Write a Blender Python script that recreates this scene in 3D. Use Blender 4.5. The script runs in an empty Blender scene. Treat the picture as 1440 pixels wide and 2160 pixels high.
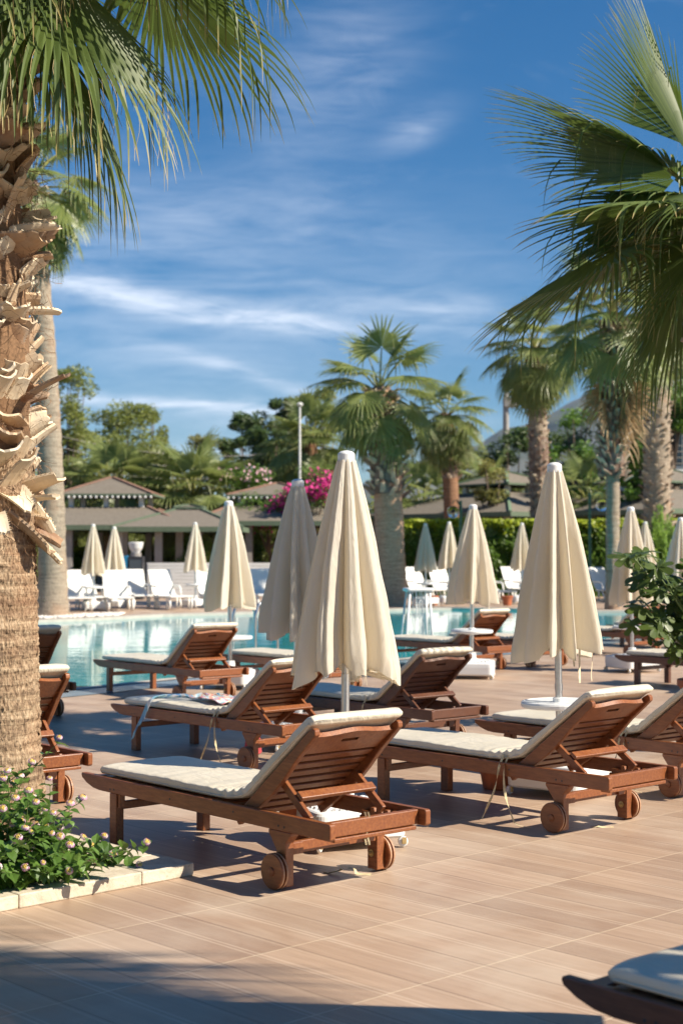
import bpy, bmesh, math, random
from math import sin, cos, pi, radians, sqrt, exp, atan2
from mathutils import Vector, Matrix, noise
random.seed(7)
scene = bpy.context.scene
col = scene.collection

# ---------------------------------------------------------------- camera
EYE = 1.466
cam_d = bpy.data.cameras.new('camera'); cam = bpy.data.objects.new('camera', cam_d); col.objects.link(cam)
cam.location = (0, 0, EYE)
PITCH = math.atan(82/3150.0)
cam.rotation_euler = (pi/2+PITCH, 0, 0)
cam_d.sensor_fit = 'VERTICAL'; cam_d.sensor_height = 36; cam_d.lens = 52.5
cam_d.clip_start = 0.05; cam_d.clip_end = 20000
cam_d.dof.use_dof = True; cam_d.dof.focus_distance = 7.4; cam_d.dof.aperture_fstop = 3.4
scene.camera = cam

# ---------------------------------------------------------------- sun and sky
SUN_EL, SUN_AZ = radians(39), radians(-18)      # azimuth from +X, a little towards the camera
sdir = Vector((cos(SUN_EL)*cos(SUN_AZ), cos(SUN_EL)*sin(SUN_AZ), sin(SUN_EL)))
sun_d = bpy.data.lights.new('sun', 'SUN'); sun = bpy.data.objects.new('sun', sun_d); col.objects.link(sun)
sun_d.energy = 4.9; sun_d.angle = radians(0.5); sun_d.color = (1, .90, .75)
sun.rotation_euler = sdir.to_track_quat('Z', 'Y').to_euler()

def nt_new(tree, kind, **kw):
    n = tree.nodes.new(kind)
    for k, v in kw.items(): setattr(n, k, v)
    return n

world = bpy.data.worlds.new('World'); scene.world = world; world.use_nodes = True
wt = world.node_tree; wt.nodes.clear(); WL = wt.links.new
out = nt_new(wt, 'ShaderNodeOutputWorld'); bg = nt_new(wt, 'ShaderNodeBackground')
sky = nt_new(wt, 'ShaderNodeTexSky', sky_type='NISHITA', sun_disc=False)
sky.sun_elevation = SUN_EL; sky.sun_rotation = pi/2-SUN_AZ; sky.air_density = 1.0; sky.dust_density = 0.1; sky.ozone_density = 6.0
hsv = nt_new(wt, 'ShaderNodeHueSaturation'); hsv.inputs['Hue'].default_value = .499; hsv.inputs['Saturation'].default_value = 1.30; hsv.inputs['Value'].default_value = .80
WL(sky.outputs[0], hsv.inputs['Color'])
tc = nt_new(wt, 'ShaderNodeTexCoord')
sep = nt_new(wt, 'ShaderNodeSeparateXYZ'); WL(tc.outputs['Generated'], sep.inputs[0])
def wmath(op, a, b=None, c=None):
    n = nt_new(wt, 'ShaderNodeMath', operation=op)
    for i, x in enumerate((a, b, c)):
        if x is None: continue
        if isinstance(x, (int, float)): n.inputs[i].default_value = x
        else: WL(x, n.inputs[i])
    return n.outputs[0]
# gnomonic coordinates of the sky ahead: u to the right, w up
den = wmath('MAXIMUM', sep.outputs[1], .05)
gu = wmath('DIVIDE', sep.outputs[0], den); gw = wmath('DIVIDE', sep.outputs[2], den)
def wblob(cu, cw, ang, su, sw):
    du = wmath('SUBTRACT', gu, cu); dw = wmath('SUBTRACT', gw, cw)
    a = wmath('ADD', wmath('MULTIPLY', du, cos(ang)), wmath('MULTIPLY', dw, sin(ang)))
    b = wmath('ADD', wmath('MULTIPLY', du, -sin(ang)), wmath('MULTIPLY', dw, cos(ang)))
    e = wmath('ADD', wmath('POWER', wmath('ABSOLUTE', wmath('DIVIDE', a, su)), 2), wmath('POWER', wmath('ABSOLUTE', wmath('DIVIDE', b, sw)), 2))
    return wmath('POWER', 2.718, wmath('MULTIPLY', e, -1))
comb = nt_new(wt, 'ShaderNodeCombineXYZ'); WL(gu, comb.inputs[0]); WL(gw, comb.inputs[1])
def wnoise(rot, scale, sc, detail, dist):
    mp = nt_new(wt, 'ShaderNodeMapping'); mp.inputs['Rotation'].default_value = (0, 0, rot); mp.inputs['Scale'].default_value = (scale[0], scale[1], 1)
    WL(comb.outputs[0], mp.inputs[0])
    n = nt_new(wt, 'ShaderNodeTexNoise'); n.inputs['Scale'].default_value = sc; n.inputs['Detail'].default_value = detail
    n.inputs['Roughness'].default_value = .62; n.inputs['Distortion'].default_value = dist
    WL(mp.outputs[0], n.inputs['Vector']); return n.outputs[0]
n1 = wnoise(.22, (1, 4.6), 11, 10, .7)
n2 = wnoise(.9, (1, 2.2), 6, 8, 1.2)
n3 = wnoise(.1, (1, 6.5), 14, 7, .4)
def PXU(px): return (px-720)/3150.0
def PXW(py): return (1162-py)/3150.0
bl = [(wblob(PXU(210), PXW(610), -.22, .070, .011), .85), (wblob(PXU(560), PXW(668), -.15, .075, .0085), .95),
      (wblob(PXU(330), PXW(850), -.06, .13, .0045), .9), (wblob(PXU(520), PXW(880), -.02, .14, .014), .3),
      (wblob(PXU(880), PXW(265), .5, .026, .011), .36), (wblob(PXU(530), PXW(790), -.32, .06, .005), .5),
      (wblob(PXU(640), PXW(560), -.1, .17, .05), .20), (wblob(PXU(700), PXW(150), .9, .07, .04), .26), (wblob(PXU(300), PXW(480), .1, .10, .03), .22),
      (wblob(PXU(930), PXW(660), -.1, .06, .012), .5), (wblob(PXU(550), PXW(960), 0, .2, .008), .35), (wblob(PXU(330), PXW(740), -.1, .1, .03), .3)]
acc = None
for m_, k in bl:
    v = wmath('MULTIPLY', m_, k); acc = v if acc is None else wmath('ADD', acc, v)
tex = wmath('ADD', wmath('MULTIPLY', n1, .62), wmath('MULTIPLY', n3, .38))
tex = wmath('SMOOTH_MIN', wmath('MULTIPLY', wmath('MAXIMUM', wmath('SUBTRACT', tex, .33), 0), 3.0), 1.0, .1)
wide = wmath('MULTIPLY', wmath('MAXIMUM', wmath('SUBTRACT', n2, .52), 0), .40)
cl = wmath('MINIMUM', wmath('ADD', wmath('MULTIPLY', acc, tex), wide), .85)
mixc = nt_new(wt, 'ShaderNodeMix', data_type='RGBA')
WL(cl, mixc.inputs[0]); WL(hsv.outputs[0], mixc.inputs[6]); mixc.inputs[7].default_value = (9.0, 9.6, 10.6, 1)
WL(mixc.outputs[2], bg.inputs[0]); bg.inputs[1].default_value = 0.068
WL(bg.outputs[0], out.inputs[0])

scene.view_settings.view_transform = 'Standard'; scene.view_settings.look = 'None'
scene.view_settings.exposure = 0.90; scene.view_settings.gamma = 1.0
scene.render.engine = 'CYCLES'
scene.cycles.max_bounces = 8; scene.cycles.transparent_max_bounces = 8; scene.cycles.caustics_reflective = False; scene.cycles.caustics_refractive = False
scene.cycles.use_denoising = True

# ---------------------------------------------------------------- helpers
def px_at(px, py, d):
    """point at depth d seen at a pixel of the photograph"""
    return Vector(((px-720)/3150.0*d, d, EYE-(py-1162)/3150.0*d))

class MB:
    def __init__(s): s.v = []; s.f = []; s.m = []; s.a = []; s.cur = 0; s.val = 0.5
    def add(s, vs, fs, val=None, m=None):
        o = len(s.v); s.v += [tuple(p) for p in vs]
        if val is None: s.a += [s.val]*len(vs)
        elif isinstance(val, (int, float)): s.a += [val]*len(vs)
        else: s.a += list(val)
        s.f += [tuple(i+o for i in f) for f in fs]; s.m += [s.cur if m is None else m]*len(fs)
    def box(s, x0, x1, y0, y1, z0, z1, M=None):
        vs = [Vector(p) for p in ((x0,y0,z0),(x1,y0,z0),(x1,y1,z0),(x0,y1,z0),(x0,y0,z1),(x1,y0,z1),(x1,y1,z1),(x0,y1,z1))]
        if M is not None: vs = [M @ p for p in vs]
        s.add(vs, [(0,3,2,1),(4,5,6,7),(0,1,5,4),(1,2,6,5),(2,3,7,6),(3,0,4,7)])
    def prism(s, poly, y0, y1, M=None):
        """polygon in xz, extruded along y"""
        n = len(poly)
        vs = [Vector((x, y0, z)) for x, z in poly]+[Vector((x, y1, z)) for x, z in poly]
        if M is not None: vs = [M @ p for p in vs]
        fs = [tuple(range(n)), tuple(reversed(range(n, 2*n)))]+[(i, n+i, n+(i+1)%n, (i+1)%n) for i in range(n)]
        s.add(vs, fs)
    def bar(s, p, q, w, h, up=Vector((0,0,1))):
        p = Vector(p); q = Vector(q); d = (q-p).normalized(); sd = d.cross(up).normalized(); u = sd.cross(d)
        vs = [a+sd*i*w/2+u*j*h/2 for a in (p, q) for i, j in ((-1,-1),(1,-1),(1,1),(-1,1))]
        s.add(vs, [(0,1,2,3),(7,6,5,4),(0,4,5,1),(1,5,6,2),(2,6,7,3),(3,7,4,0)])
    def tube(s, pts, rad, n=8, cap=True, val=None):
        pts = [Vector(p) for p in pts]; k = len(pts)
        if not hasattr(rad, '__len__'): rad = [rad]*k
        ref = Vector((0,0,1)) if abs((pts[-1]-pts[0]).normalized().z) < .9 else Vector((1,0,0))
        vs = []
        for i, p in enumerate(pts):
            d = (pts[min(i+1,k-1)]-pts[max(i-1,0)]).normalized(); a = d.cross(ref).normalized(); b = a.cross(d)
            vs += [p+(a*cos(2*pi*j/n)+b*sin(2*pi*j/n))*rad[i] for j in range(n)]
        fs = [(i*n+j, i*n+(j+1)%n, (i+1)*n+(j+1)%n, (i+1)*n+j) for i in range(k-1) for j in range(n)]
        if cap: fs += [tuple(reversed(range(n))), tuple(range((k-1)*n, k*n))]
        s.add(vs, fs, val)
    def lathe(s, prof, n=24, c=(0,0,0), M=None):
        vs = []
        for r, z in prof: vs += [Vector((c[0]+r*cos(2*pi*j/n), c[1]+r*sin(2*pi*j/n), c[2]+z)) for j in range(n)]
        if M is not None: vs = [M @ p for p in vs]
        k = len(prof)
        fs = [(i*n+j, i*n+(j+1)%n, (i+1)*n+(j+1)%n, (i+1)*n+j) for i in range(k-1) for j in range(n)]
        fs += [tuple(reversed(range(n))), tuple(range((k-1)*n, k*n))]
        s.add(vs, fs)
    def grid(s, fn, nu, nv, val=None, wrap=False):
        vs = [fn(i/nu, j/nv) for i in range(nu+1) for j in range(nv+1)]
        fs = [(i*(nv+1)+j, (i+1)*(nv+1)+j, (i+1)*(nv+1)+j+1, i*(nv+1)+j+1) for i in range(nu) for j in range(nv)]
        vals = [val(i/nu, j/nv) for i in range(nu+1) for j in range(nv+1)] if callable(val) else val
        s.add(vs, fs, vals)
    def mesh(s, name, mats, smooth=False):
        me = bpy.data.meshes.new(name); me.from_pydata(s.v, [], s.f)
        for m in (mats if isinstance(mats, (list, tuple)) else [mats]): me.materials.append(m)
        if len(me.materials) > 1: me.polygons.foreach_set('material_index', s.m)
        at = me.attributes.new('var', 'FLOAT', 'POINT'); at.data.foreach_set('value', s.a)
        if smooth: me.polygons.foreach_set('use_smooth', [True]*len(me.polygons))
        me.update(); return me
    def build(s, name, mats, parent=None, smooth=False, bevel=0, loc=None, recalc=False):
        me = s.mesh(name, mats, smooth)
        if recalc:
            bm = bmesh.new(); bm.from_mesh(me); bmesh.ops.recalc_face_normals(bm, faces=bm.faces); bm.to_mesh(me); bm.free()
        return link(name, me, parent, bevel, loc)

def link(name, me, parent=None, bevel=0, loc=None):
    o = bpy.data.objects.new(name, me); col.objects.link(o)
    if parent is not None: o.parent = parent
    if loc is not None: o.location = loc
    if bevel:
        b = o.modifiers.new('bevel', 'BEVEL'); b.width = bevel; b.segments = 2; b.limit_method = 'ANGLE'; b.angle_limit = radians(40)
        b.harden_normals = False
    return o
def tag(o, label=None, cat=None, group=None, kind=None):
    if label: o['label'] = label
    if cat: o['category'] = cat
    if group: o['group'] = group
    if kind: o['kind'] = kind
    return o
def empty(name, loc=(0,0,0), rz=0, label=None, cat=None, group=None):
    o = bpy.data.objects.new(name, None); col.objects.link(o); o.location = loc; o.rotation_euler = (0,0,rz); o.empty_display_size = .1
    return tag(o, label, cat, group)
def dup(o, parent=None):
    c = o.copy(); col.objects.link(c)
    if parent is not None: c.parent = parent
    for ch in o.children: dup(ch, c)
    return c
def struct(o): o['kind'] = 'structure'; return o

# ---------------------------------------------------------------- materials
class NT:
    def __init__(s, name):
        s.m = bpy.data.materials.new(name); s.m.use_nodes = True; s.t = s.m.node_tree; s.t.nodes.clear()
        s.out = s.t.nodes.new('ShaderNodeOutputMaterial'); s.bsdf = s.t.nodes.new('ShaderNodeBsdfPrincipled')
        s.L(s.bsdf.outputs[0], s.out.inputs[0])
    def L(s, a, b): s.t.links.new(a, b)
    def n(s, kind, **kw):
        n = s.t.nodes.new(kind)
        for k, v in kw.items(): setattr(n, k, v)
        return n
    def set(s, **kw):
        for k, v in kw.items():
            k = {'color':'Base Color','rough':'Roughness','metal':'Metallic','coat':'Coat Weight','coatr':'Coat Roughness','trans':'Transmission Weight','ior':'IOR','sheen':'Sheen Weight','spec':'Specular IOR Level','normal':'Normal','alpha':'Alpha'}.get(k, k)
            i = s.bsdf.inputs[k]
            if hasattr(v, 'links') or isinstance(v, bpy.types.NodeSocket): s.L(v, i)
            elif isinstance(v, tuple): i.default_value = (*v, 1) if len(v) == 3 else v
            else: i.default_value = v
    def math(s, op, a, b=None, c=None):
        n = s.n('ShaderNodeMath', operation=op)
        for i, x in enumerate((a, b, c)):
            if x is None: continue
            if isinstance(x, (int, float)): n.inputs[i].default_value = x
            else: s.L(x, n.inputs[i])
        return n.outputs[0]
    def coord(s, which='Object', scale=(1,1,1), rot=(0,0,0), loc=(0,0,0)):
        tc = s.n('ShaderNodeTexCoord'); mp = s.n('ShaderNodeMapping')
        mp.inputs['Scale'].default_value = scale; mp.inputs['Rotation'].default_value = rot; mp.inputs['Location'].default_value = loc
        s.L(tc.outputs[which], mp.inputs[0]); return mp.outputs[0]
    def noise(s, vec, scale, detail=4, rough=.55, dist=0):
        n = s.n('ShaderNodeTexNoise'); n.inputs['Scale'].default_value = scale; n.inputs['Detail'].default_value = detail
        n.inputs['Roughness'].default_value = rough; n.inputs['Distortion'].default_value = dist; s.L(vec, n.inputs['Vector']); return n.outputs[0]
    def ramp(s, fac, stops):
        n = s.n('ShaderNodeValToRGB'); el = n.color_ramp.elements
        while len(el) < len(stops): el.new(.5)
        for e, (p, c) in zip(el, stops): e.position = p; e.color = (*c, 1) if len(c) == 3 else c
        s.L(fac, n.inputs[0]); return n.outputs[0]
    def mix(s, fac, a, b, mode='MIX'):
        n = s.n('ShaderNodeMix', data_type='RGBA', blend_type=mode)
        for i, x in ((0, fac), (6, a), (7, b)):
            if isinstance(x, (int, float)): n.inputs[i].default_value = x
            elif isinstance(x, tuple): n.inputs[i].default_value = (*x, 1)
            else: s.L(x, n.inputs[i])
        return n.outputs[2]
    def bump(s, h, strength=.3, dist=.01):
        n = s.n('ShaderNodeBump'); n.inputs['Strength'].default_value = strength; n.inputs['Distance'].default_value = dist
        s.L(h, n.inputs['Height']); s.L(n.outputs[0], s.bsdf.inputs['Normal']); return n
    def attr(s, name='var'):
        n = s.n('ShaderNodeAttribute', attribute_name=name); return n.outputs['Fac']
    def objrand(s): return s.n('ShaderNodeObjectInfo').outputs['Random']
    def translucent(s, colr, fac):
        tr = s.n('ShaderNodeBsdfTranslucent'); mx = s.n('ShaderNodeMixShader'); mx.inputs[0].default_value = fac
        if isinstance(colr, tuple): tr.inputs[0].default_value = (*colr, 1)
        else: s.L(colr, tr.inputs[0])
        s.L(s.bsdf.outputs[0], mx.inputs[1]); s.L(tr.outputs[0], mx.inputs[2]); s.L(mx.outputs[0], s.out.inputs[0])

def simple(name, colr, rough=.5, var=.12, scale=8, **kw):
    t = NT(name); v = t.coord()
    f = t.noise(v, scale, 5)
    c = t.ramp(f, [(.3, tuple(x*(1-var) for x in colr)), (.7, tuple(min(1, x*(1+var)) for x in colr))])
    t.set(color=c, rough=rough, **kw); t.bump(t.noise(v, scale*6, 3), .08, .004)
    return t.m

def wood_mat(name, lo, mid, hi):
    t = NT(name)
    v = t.coord(scale=(1.2, 9, 9)); g = t.noise(v, 9, 7, .62, .4)
    v2 = t.coord(); big = t.noise(v2, 2.3, 3)
    c = t.ramp(g, [(.25, lo), (.52, mid), (.80, hi)])
    c = t.mix(t.math('MULTIPLY', big, .45), c, lo)
    r = t.objrand(); c = t.mix(t.math('MULTIPLY', r, .35), c, tuple(x*.62 for x in mid))
    sc = t.noise(v2, 46, 6, .7)                       # small worn flecks where the stain has chipped
    fl = t.ramp(sc, [(.70, (0,0,0)), (.76, (1,1,1))])
    c = t.mix(t.math('MULTIPLY', fl, .35), c, (.42, .26, .17))
    rr = t.math('MULTIPLY_ADD', t.noise(v2, 14, 5), .35, .26)
    t.set(color=c, rough=rr, coat=.12, coatr=.35)
    t.bump(t.math('ADD', g, t.math('MULTIPLY', sc, .5)), .22, .0025)
    return t.m
M = {}
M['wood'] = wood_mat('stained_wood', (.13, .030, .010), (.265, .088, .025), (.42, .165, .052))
M['wood_dark'] = wood_mat('shaded_wood', (.065, .024, .014), (.13, .048, .024), (.21, .09, .048))  # darker copy of the stained wood, with the loungers' shade put into its colour
M['wheel_rim'] = simple('worn_wheel_rim', (.42, .25, .15), .6, .3, 30)

def cushion_mat():
    t = NT('cream_vinyl'); v = t.coord()
    w = t.noise(t.coord(scale=(1.0, 2.6, 1.5)), 5, 6, .6, 1.4)
    s = t.noise(v, 2.2, 4)
    c = t.ramp(s, [(.3, (.60, .54, .415)), (.7, (.71, .65, .53))])
    c = t.mix(t.math('MULTIPLY', t.ramp(t.noise(v, 9, 6, .7), [(.56, (0,0,0)), (.72, (1,1,1))]), .16), c, (.45, .36, .23))
    t.set(color=c, rough=.42, coat=.12, coatr=.3)
    t.bump(w, .55, .02)
    return t.m
M['cushion'] = cushion_mat()

def fabric_mat():
    t = NT('cream_canvas'); v = t.coord()
    s = t.noise(t.coord(scale=(1, 1, .35)), 3.5, 6, .6)
    c = t.ramp(s, [(.3, (.80, .735, .60)), (.7, (.89, .84, .74))])
    c = t.mix(t.math('MULTIPLY', t.ramp(t.noise(v, 26, 6, .75), [(.66, (0,0,0)), (.76, (1,1,1))]), .22), c, (.38, .30, .2))
    t.set(color=c, rough=.85, sheen=.2)
    wv = t.n('ShaderNodeTexWave', wave_type='BANDS', bands_direction='Z'); wv.inputs['Scale'].default_value = 90; wv.inputs['Distortion'].default_value = 2.5
    t.L(v, wv.inputs[0])
    cr = t.noise(t.coord(scale=(2.5, 2.5, 1)), 6, 7, .65, 1.2)
    t.bump(t.math('ADD', t.math('MULTIPLY', wv.outputs[1], .10), t.math('MULTIPLY', cr, 1.3)), .5, .025)
    t.translucent((.92, .82, .64), .36)
    return t.m
M['canvas'] = fabric_mat()
M['hem'] = simple('frayed_hem', (.66, .56, .38), .9, .2, 40)
M['white_plastic'] = simple('white_plastic', (.74, .75, .74), .38, .06, 3)
M['chair_plastic'] = simple('white_lounger_plastic', (.80, .79, .74), .35, .05, 3)
M['steel'] = simple('brushed_steel', (.62, .62, .61), .28, .1, 30, metal=1.0)
M['castor_brass'] = simple('castor_bracket', (.55, .40, .18), .4, .2, 30, metal=.8)
M['rubber'] = simple('dark_rubber', (.05, .05, .05), .7)
M['ribbon'] = simple('ribbon_cloth', (.60, .50, .30), .85, .2, 40)
M['terracotta'] = simple('terracotta', (.42, .13, .055), .75, .2, 12)
M['concrete'] = simple('grey_concrete', (.30, .28, .26), .85, .15, 4)
M['white_paint'] = simple('white_paint', (.72, .72, .70), .6, .06, 3)
M['green_paint'] = simple('green_paint', (.03, .12, .07), .5, .2, 6)
M['dark_metal'] = simple('dark_metal', (.03, .03, .035), .5)
M['glass_dark'] = simple('window_glass', (.06, .08, .10), .08, .1, 2)
M['blue_panel'] = simple('blue_panel', (.02, .22, .42), .5)
M['pebble'] = simple('white_pebble', (.70, .66, .60), .7, .1, 20)
M['red_cloth'] = simple('red_cloth', (.42, .06, .07), .9, .3, 30)
M['soil'] = simple('planter_soil', (.10, .065, .04), .95, .4, 30)
M['fiber'] = simple('palm_fiber', (.20, .115, .06), .95, .35, 60)

def bulb():
    t = NT('clear_globe'); t.set(color=(.95, .97, 1.0), rough=.02, trans=1.0, ior=1.15); return t.m
M['globe'] = bulb()

def leaf_mat(name, c0, c1, tipc, trans=.35, rough=.45, tip0=.8, bumps=0, tcol=None):
    """'var' attribute: 0..0.8 shade of the leaf from clump to clump, above tip0 towards the dry tip colour"""
    t = NT(name); a = t.attr()
    r = t.objrand(); nz = t.noise(t.coord(), 3.0, 3)
    base = t.ramp(t.math('ADD', t.math('MULTIPLY', a, .75), t.math('MULTIPLY', nz, .3)), [(.1, c0), (.75, c1)])
    base = t.mix(t.math('MULTIPLY', r, .3), base, tuple(x*.7 for x in c1))
    tf = t.ramp(a, [(tip0, (0,0,0)), (min(1, tip0+.17), (1,1,1))])
    c = t.mix(tf, base, tipc)
    t.set(color=c, rough=rough)
    tb = t.mix(.5, c, tcol or tuple(min(1, x*2.4) for x in c1), 'MIX')
    t.translucent(tb, trans)
    return t.m
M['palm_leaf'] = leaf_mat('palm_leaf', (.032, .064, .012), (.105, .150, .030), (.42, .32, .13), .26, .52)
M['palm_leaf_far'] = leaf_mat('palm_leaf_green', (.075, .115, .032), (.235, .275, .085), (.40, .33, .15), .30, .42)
M['palm_dead'] = leaf_mat('dry_palm_leaf', (.22, .13, .06), (.42, .28, .14), (.5, .36, .2), .2, .7)
M['petiole'] = simple('palm_petiole', (.20, .20, .045), .5, .3, 12)
M['lantana_leaf'] = leaf_mat('lantana_leaf', (.040, .090, .018), (.125, .225, .04), (.16, .30, .05), .28, .38, .85)
M['stem'] = simple('green_stem', (.14, .20, .06), .7, .3, 20)
M['petal_pink'] = simple('pink_petal', (.62, .30, .55), .7, .25, 60)
M['petal_cream'] = simple('pale_petal', (.74, .62, .62), .7, .15, 60)
M['petal_yellow'] = simple('yellow_petal', (.78, .55, .12), .7, .2, 60)
M['bougain'] = simple('magenta_bract', (.52, .02, .20), .7, .3, 5)
M['bougain_pale'] = simple('pale_pink_bract', (.60, .36, .42), .7, .2, 5)
M['fig_leaf'] = leaf_mat('fig_leaf', (.045, .075, .018), (.10, .15, .03), (.25, .33, .10), .30, .4, .85)
M['hedge_leaf'] = leaf_mat('hedge_leaf', (.045, .10, .010), (.115, .20, .014), (.34, .40, .02), .30, .5, .62)
M['thuja'] = leaf_mat('bright_conifer', (.08, .17, .02), (.22, .33, .04), (.36, .42, .05), .3, .5, .8)
M['tree_olive'] = leaf_mat('olive_green_leaf', (.10, .135, .03), (.26, .29, .075), (.25, .26, .08), .3, .5, .9)
M['tree_dark'] = leaf_mat('dark_green_leaf', (.035, .07, .02), (.10, .155, .045), (.10, .14, .05), .25, .5, .9)
M['tree_yellow'] = leaf_mat('yellow_green_leaf', (.14, .15, .04), (.27, .26, .08), (.35, .28, .10), .3, .5, .9)
M['tree_fresh'] = leaf_mat('fresh_green_leaf', (.06, .13, .02), (.15, .26, .04), (.22, .34, .06), .3, .5, .9)
M['bark'] = simple('bark', (.14, .10, .07), .9, .3, 12)

def deck_mat():
    t = NT('deck_tiles')
    TW, TL, ANG = .332, .662, radians(-46.6)
    ca, sa = cos(ANG), sin(ANG)        # long direction of a tile
    tc = t.n('ShaderNodeTexCoord'); sp = t.n('ShaderNodeSeparateXYZ'); t.L(tc.outputs['Object'], sp.inputs[0])
    x = t.math('SUBTRACT', sp.outputs[0], .754); y = t.math('SUBTRACT', sp.outputs[1], 5.55)
    la = t.math('ADD', t.math('MULTIPLY', x, ca), t.math('MULTIPLY', y, sa))      # along
    lc = t.math('ADD', t.math('MULTIPLY', x, -sa), t.math('MULTIPLY', y, ca))     # across
    ta = t.math('DIVIDE', la, TL); tcr = t.math('DIVIDE', lc, TW)
    ia = t.math('FLOOR', ta); ic = t.math('FLOOR', tcr)
    fa = t.math('SUBTRACT', ta, ia); fc = t.math('SUBTRACT', tcr, ic)
    da = t.math('MULTIPLY', t.math('MINIMUM', fa, t.math('SUBTRACT', 1, fa)), TL)
    dc = t.math('MULTIPLY', t.math('MINIMUM', fc, t.math('SUBTRACT', 1, fc)), TW)
    seam_c = t.math('LESS_THAN', dc, .0022)      # dark long seams
    seam_a = t.math('LESS_THAN', da, .0026)      # pale cross seams
    cb = t.n('ShaderNodeCombineXYZ'); t.L(ia, cb.inputs[0]); t.L(ic, cb.inputs[1])
    wn = t.n('ShaderNodeTexWhiteNoise', noise_dimensions='3D'); t.L(cb.outputs[0], wn.inputs[0])
    rnd = wn.outputs[0]
    # pair of pale grooves: down the middle of every tile
    g1 = t.math('LESS_THAN', t.math('ABSOLUTE', t.math('SUBTRACT', fc, .47)), .013)
    g2 = t.math('LESS_THAN', t.math('ABSOLUTE', t.math('SUBTRACT', fc, .545)), .013)
    g3 = t.math('LESS_THAN', t.math('ABSOLUTE', t.math('SUBTRACT', fc, .945)), .010)
    groove = t.math('MAXIMUM', t.math('MAXIMUM', g1, g2), t.math('MULTIPLY', g3, .7))
    # fine ribs on some of the strips
    rib = t.math('SINE', t.math('MULTIPLY', lc, 2*pi/.0105))
    cb2 = t.n('ShaderNodeCombineXYZ'); t.L(ia, cb2.inputs[0]); t.L(t.math('FLOOR', t.math('MULTIPLY', t.math('ADD', tcr, -.0), 2)), cb2.inputs[1])
    wn2 = t.n('ShaderNodeTexWhiteNoise', noise_dimensions='3D'); t.L(cb2.outputs[0], wn2.inputs[0])
    ribmask = t.math('MAXIMUM', t.math('GREATER_THAN', wn2.outputs[0], .55), 0)
    st = t.n('ShaderNodeCombineXYZ'); t.L(t.math('MULTIPLY', la, 1.6), st.inputs[0]); t.L(t.math('MULTIPLY', lc, 20), st.inputs[1]); t.L(t.math('MULTIPLY', rnd, 30), st.inputs[2])
    grain = t.noise(st.outputs[0], 1.6, 7, .6)
    big = t.noise(t.coord(), 1.1, 6, .62, .6)
    c = t.ramp(grain, [(.25, (.365, .252, .172)), (.55, (.45, .318, .222)), (.8, (.51, .37, .265))])
    c = t.mix(t.math('MULTIPLY', rnd, .5), c, (.285, .185, .125))
    c = t.mix(t.ramp(big, [(.46, (0,0,0)), (.66, (.55,.55,.55))]), c, (.54, .44, .34))
    c = t.mix(t.math('MULTIPLY', t.math('MULTIPLY', ribmask, t.math('GREATER_THAN', rib, .25)), .38), c, (.17, .105, .075))
    c = t.mix(t.math('MULTIPLY', groove, .36), c, (.68, .55, .42))
    c = t.mix(t.math('MULTIPLY', seam_a, .62), c, (.76, .63, .44))
    c = t.mix(t.math('MULTIPLY', seam_c, .62), c, (.09, .06, .045))
    spots = t.ramp(t.noise(t.coord(), 22, 3, .5), [(.765, (0,0,0)), (.775, (1,1,1))])
    c = t.mix(t.math('MULTIPLY', spots, .5), c, (.16, .10, .07))
    rr = t.math('MULTIPLY_ADD', big, .25, .36)
    t.set(color=c, rough=rr)
    h = t.math('SUBTRACT', t.math('ADD', t.math('MULTIPLY', t.math('MULTIPLY', rib, ribmask), .22), t.math('MULTIPLY', grain, .35)), t.math('MAXIMUM', seam_c, seam_a))
    t.bump(h, .3, .003)
    return t.m
M['deck'] = deck_mat()

def stone_mat():
    t = NT('cream_travertine'); v = t.coord()
    a = t.noise(v, 7, 8, .7, 1); b = t.noise(v, 40, 5, .7)
    c = t.ramp(a, [(.3, (.44, .36, .26)), (.6, (.63, .56, .44))])
    c = t.mix(t.math('MULTIPLY', t.ramp(b, [(.58, (0,0,0)), (.66, (1,1,1))]), .5), c, (.30, .22, .15))
    t.set(color=c, rough=.7); t.bump(b, .5, .008); return t.m
M['stone'] = stone_mat()

def ground_mat():
    t = NT('dry_ground'); v = t.coord()
    c = t.ramp(t.noise(v, .6, 6), [(.35, (.10, .12, .05)), (.65, (.22, .19, .12))])
    t.set(color=c, rough=.95); return t.m
M['ground'] = ground_mat()

def water_mat():
    t = NT('pool_water'); v = t.coord(scale=(1, 1.6, 1), rot=(0, 0, .7))
    a = t.noise(v, 1.1, 3, .5, .3); b = t.noise(v, 5.5, 3, .5, .5)
    pat = t.noise(t.coord(), .35, 3)
    c = t.ramp(pat, [(.35, (.0, .27, .33)), (.65, (.0, .36, .42))])
    t.set(color=c, rough=.03, ior=1.33, spec=.34)
    t.bump(t.math('ADD', t.math('MULTIPLY', a, 1.0), t.math('MULTIPLY', b, .22)), .17, .035)
    return t.m
M['water'] = water_mat()
M['pool_tile'] = simple('pool_tile', (.05, .36, .45), .3, .2, 12)
M['coping'] = simple('pool_coping', (.47, .42, .36), .7, .12, 6)
M['wet_deck'] = simple('overflow_grate', (.20, .25, .29), .25, .12, 6)

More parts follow.
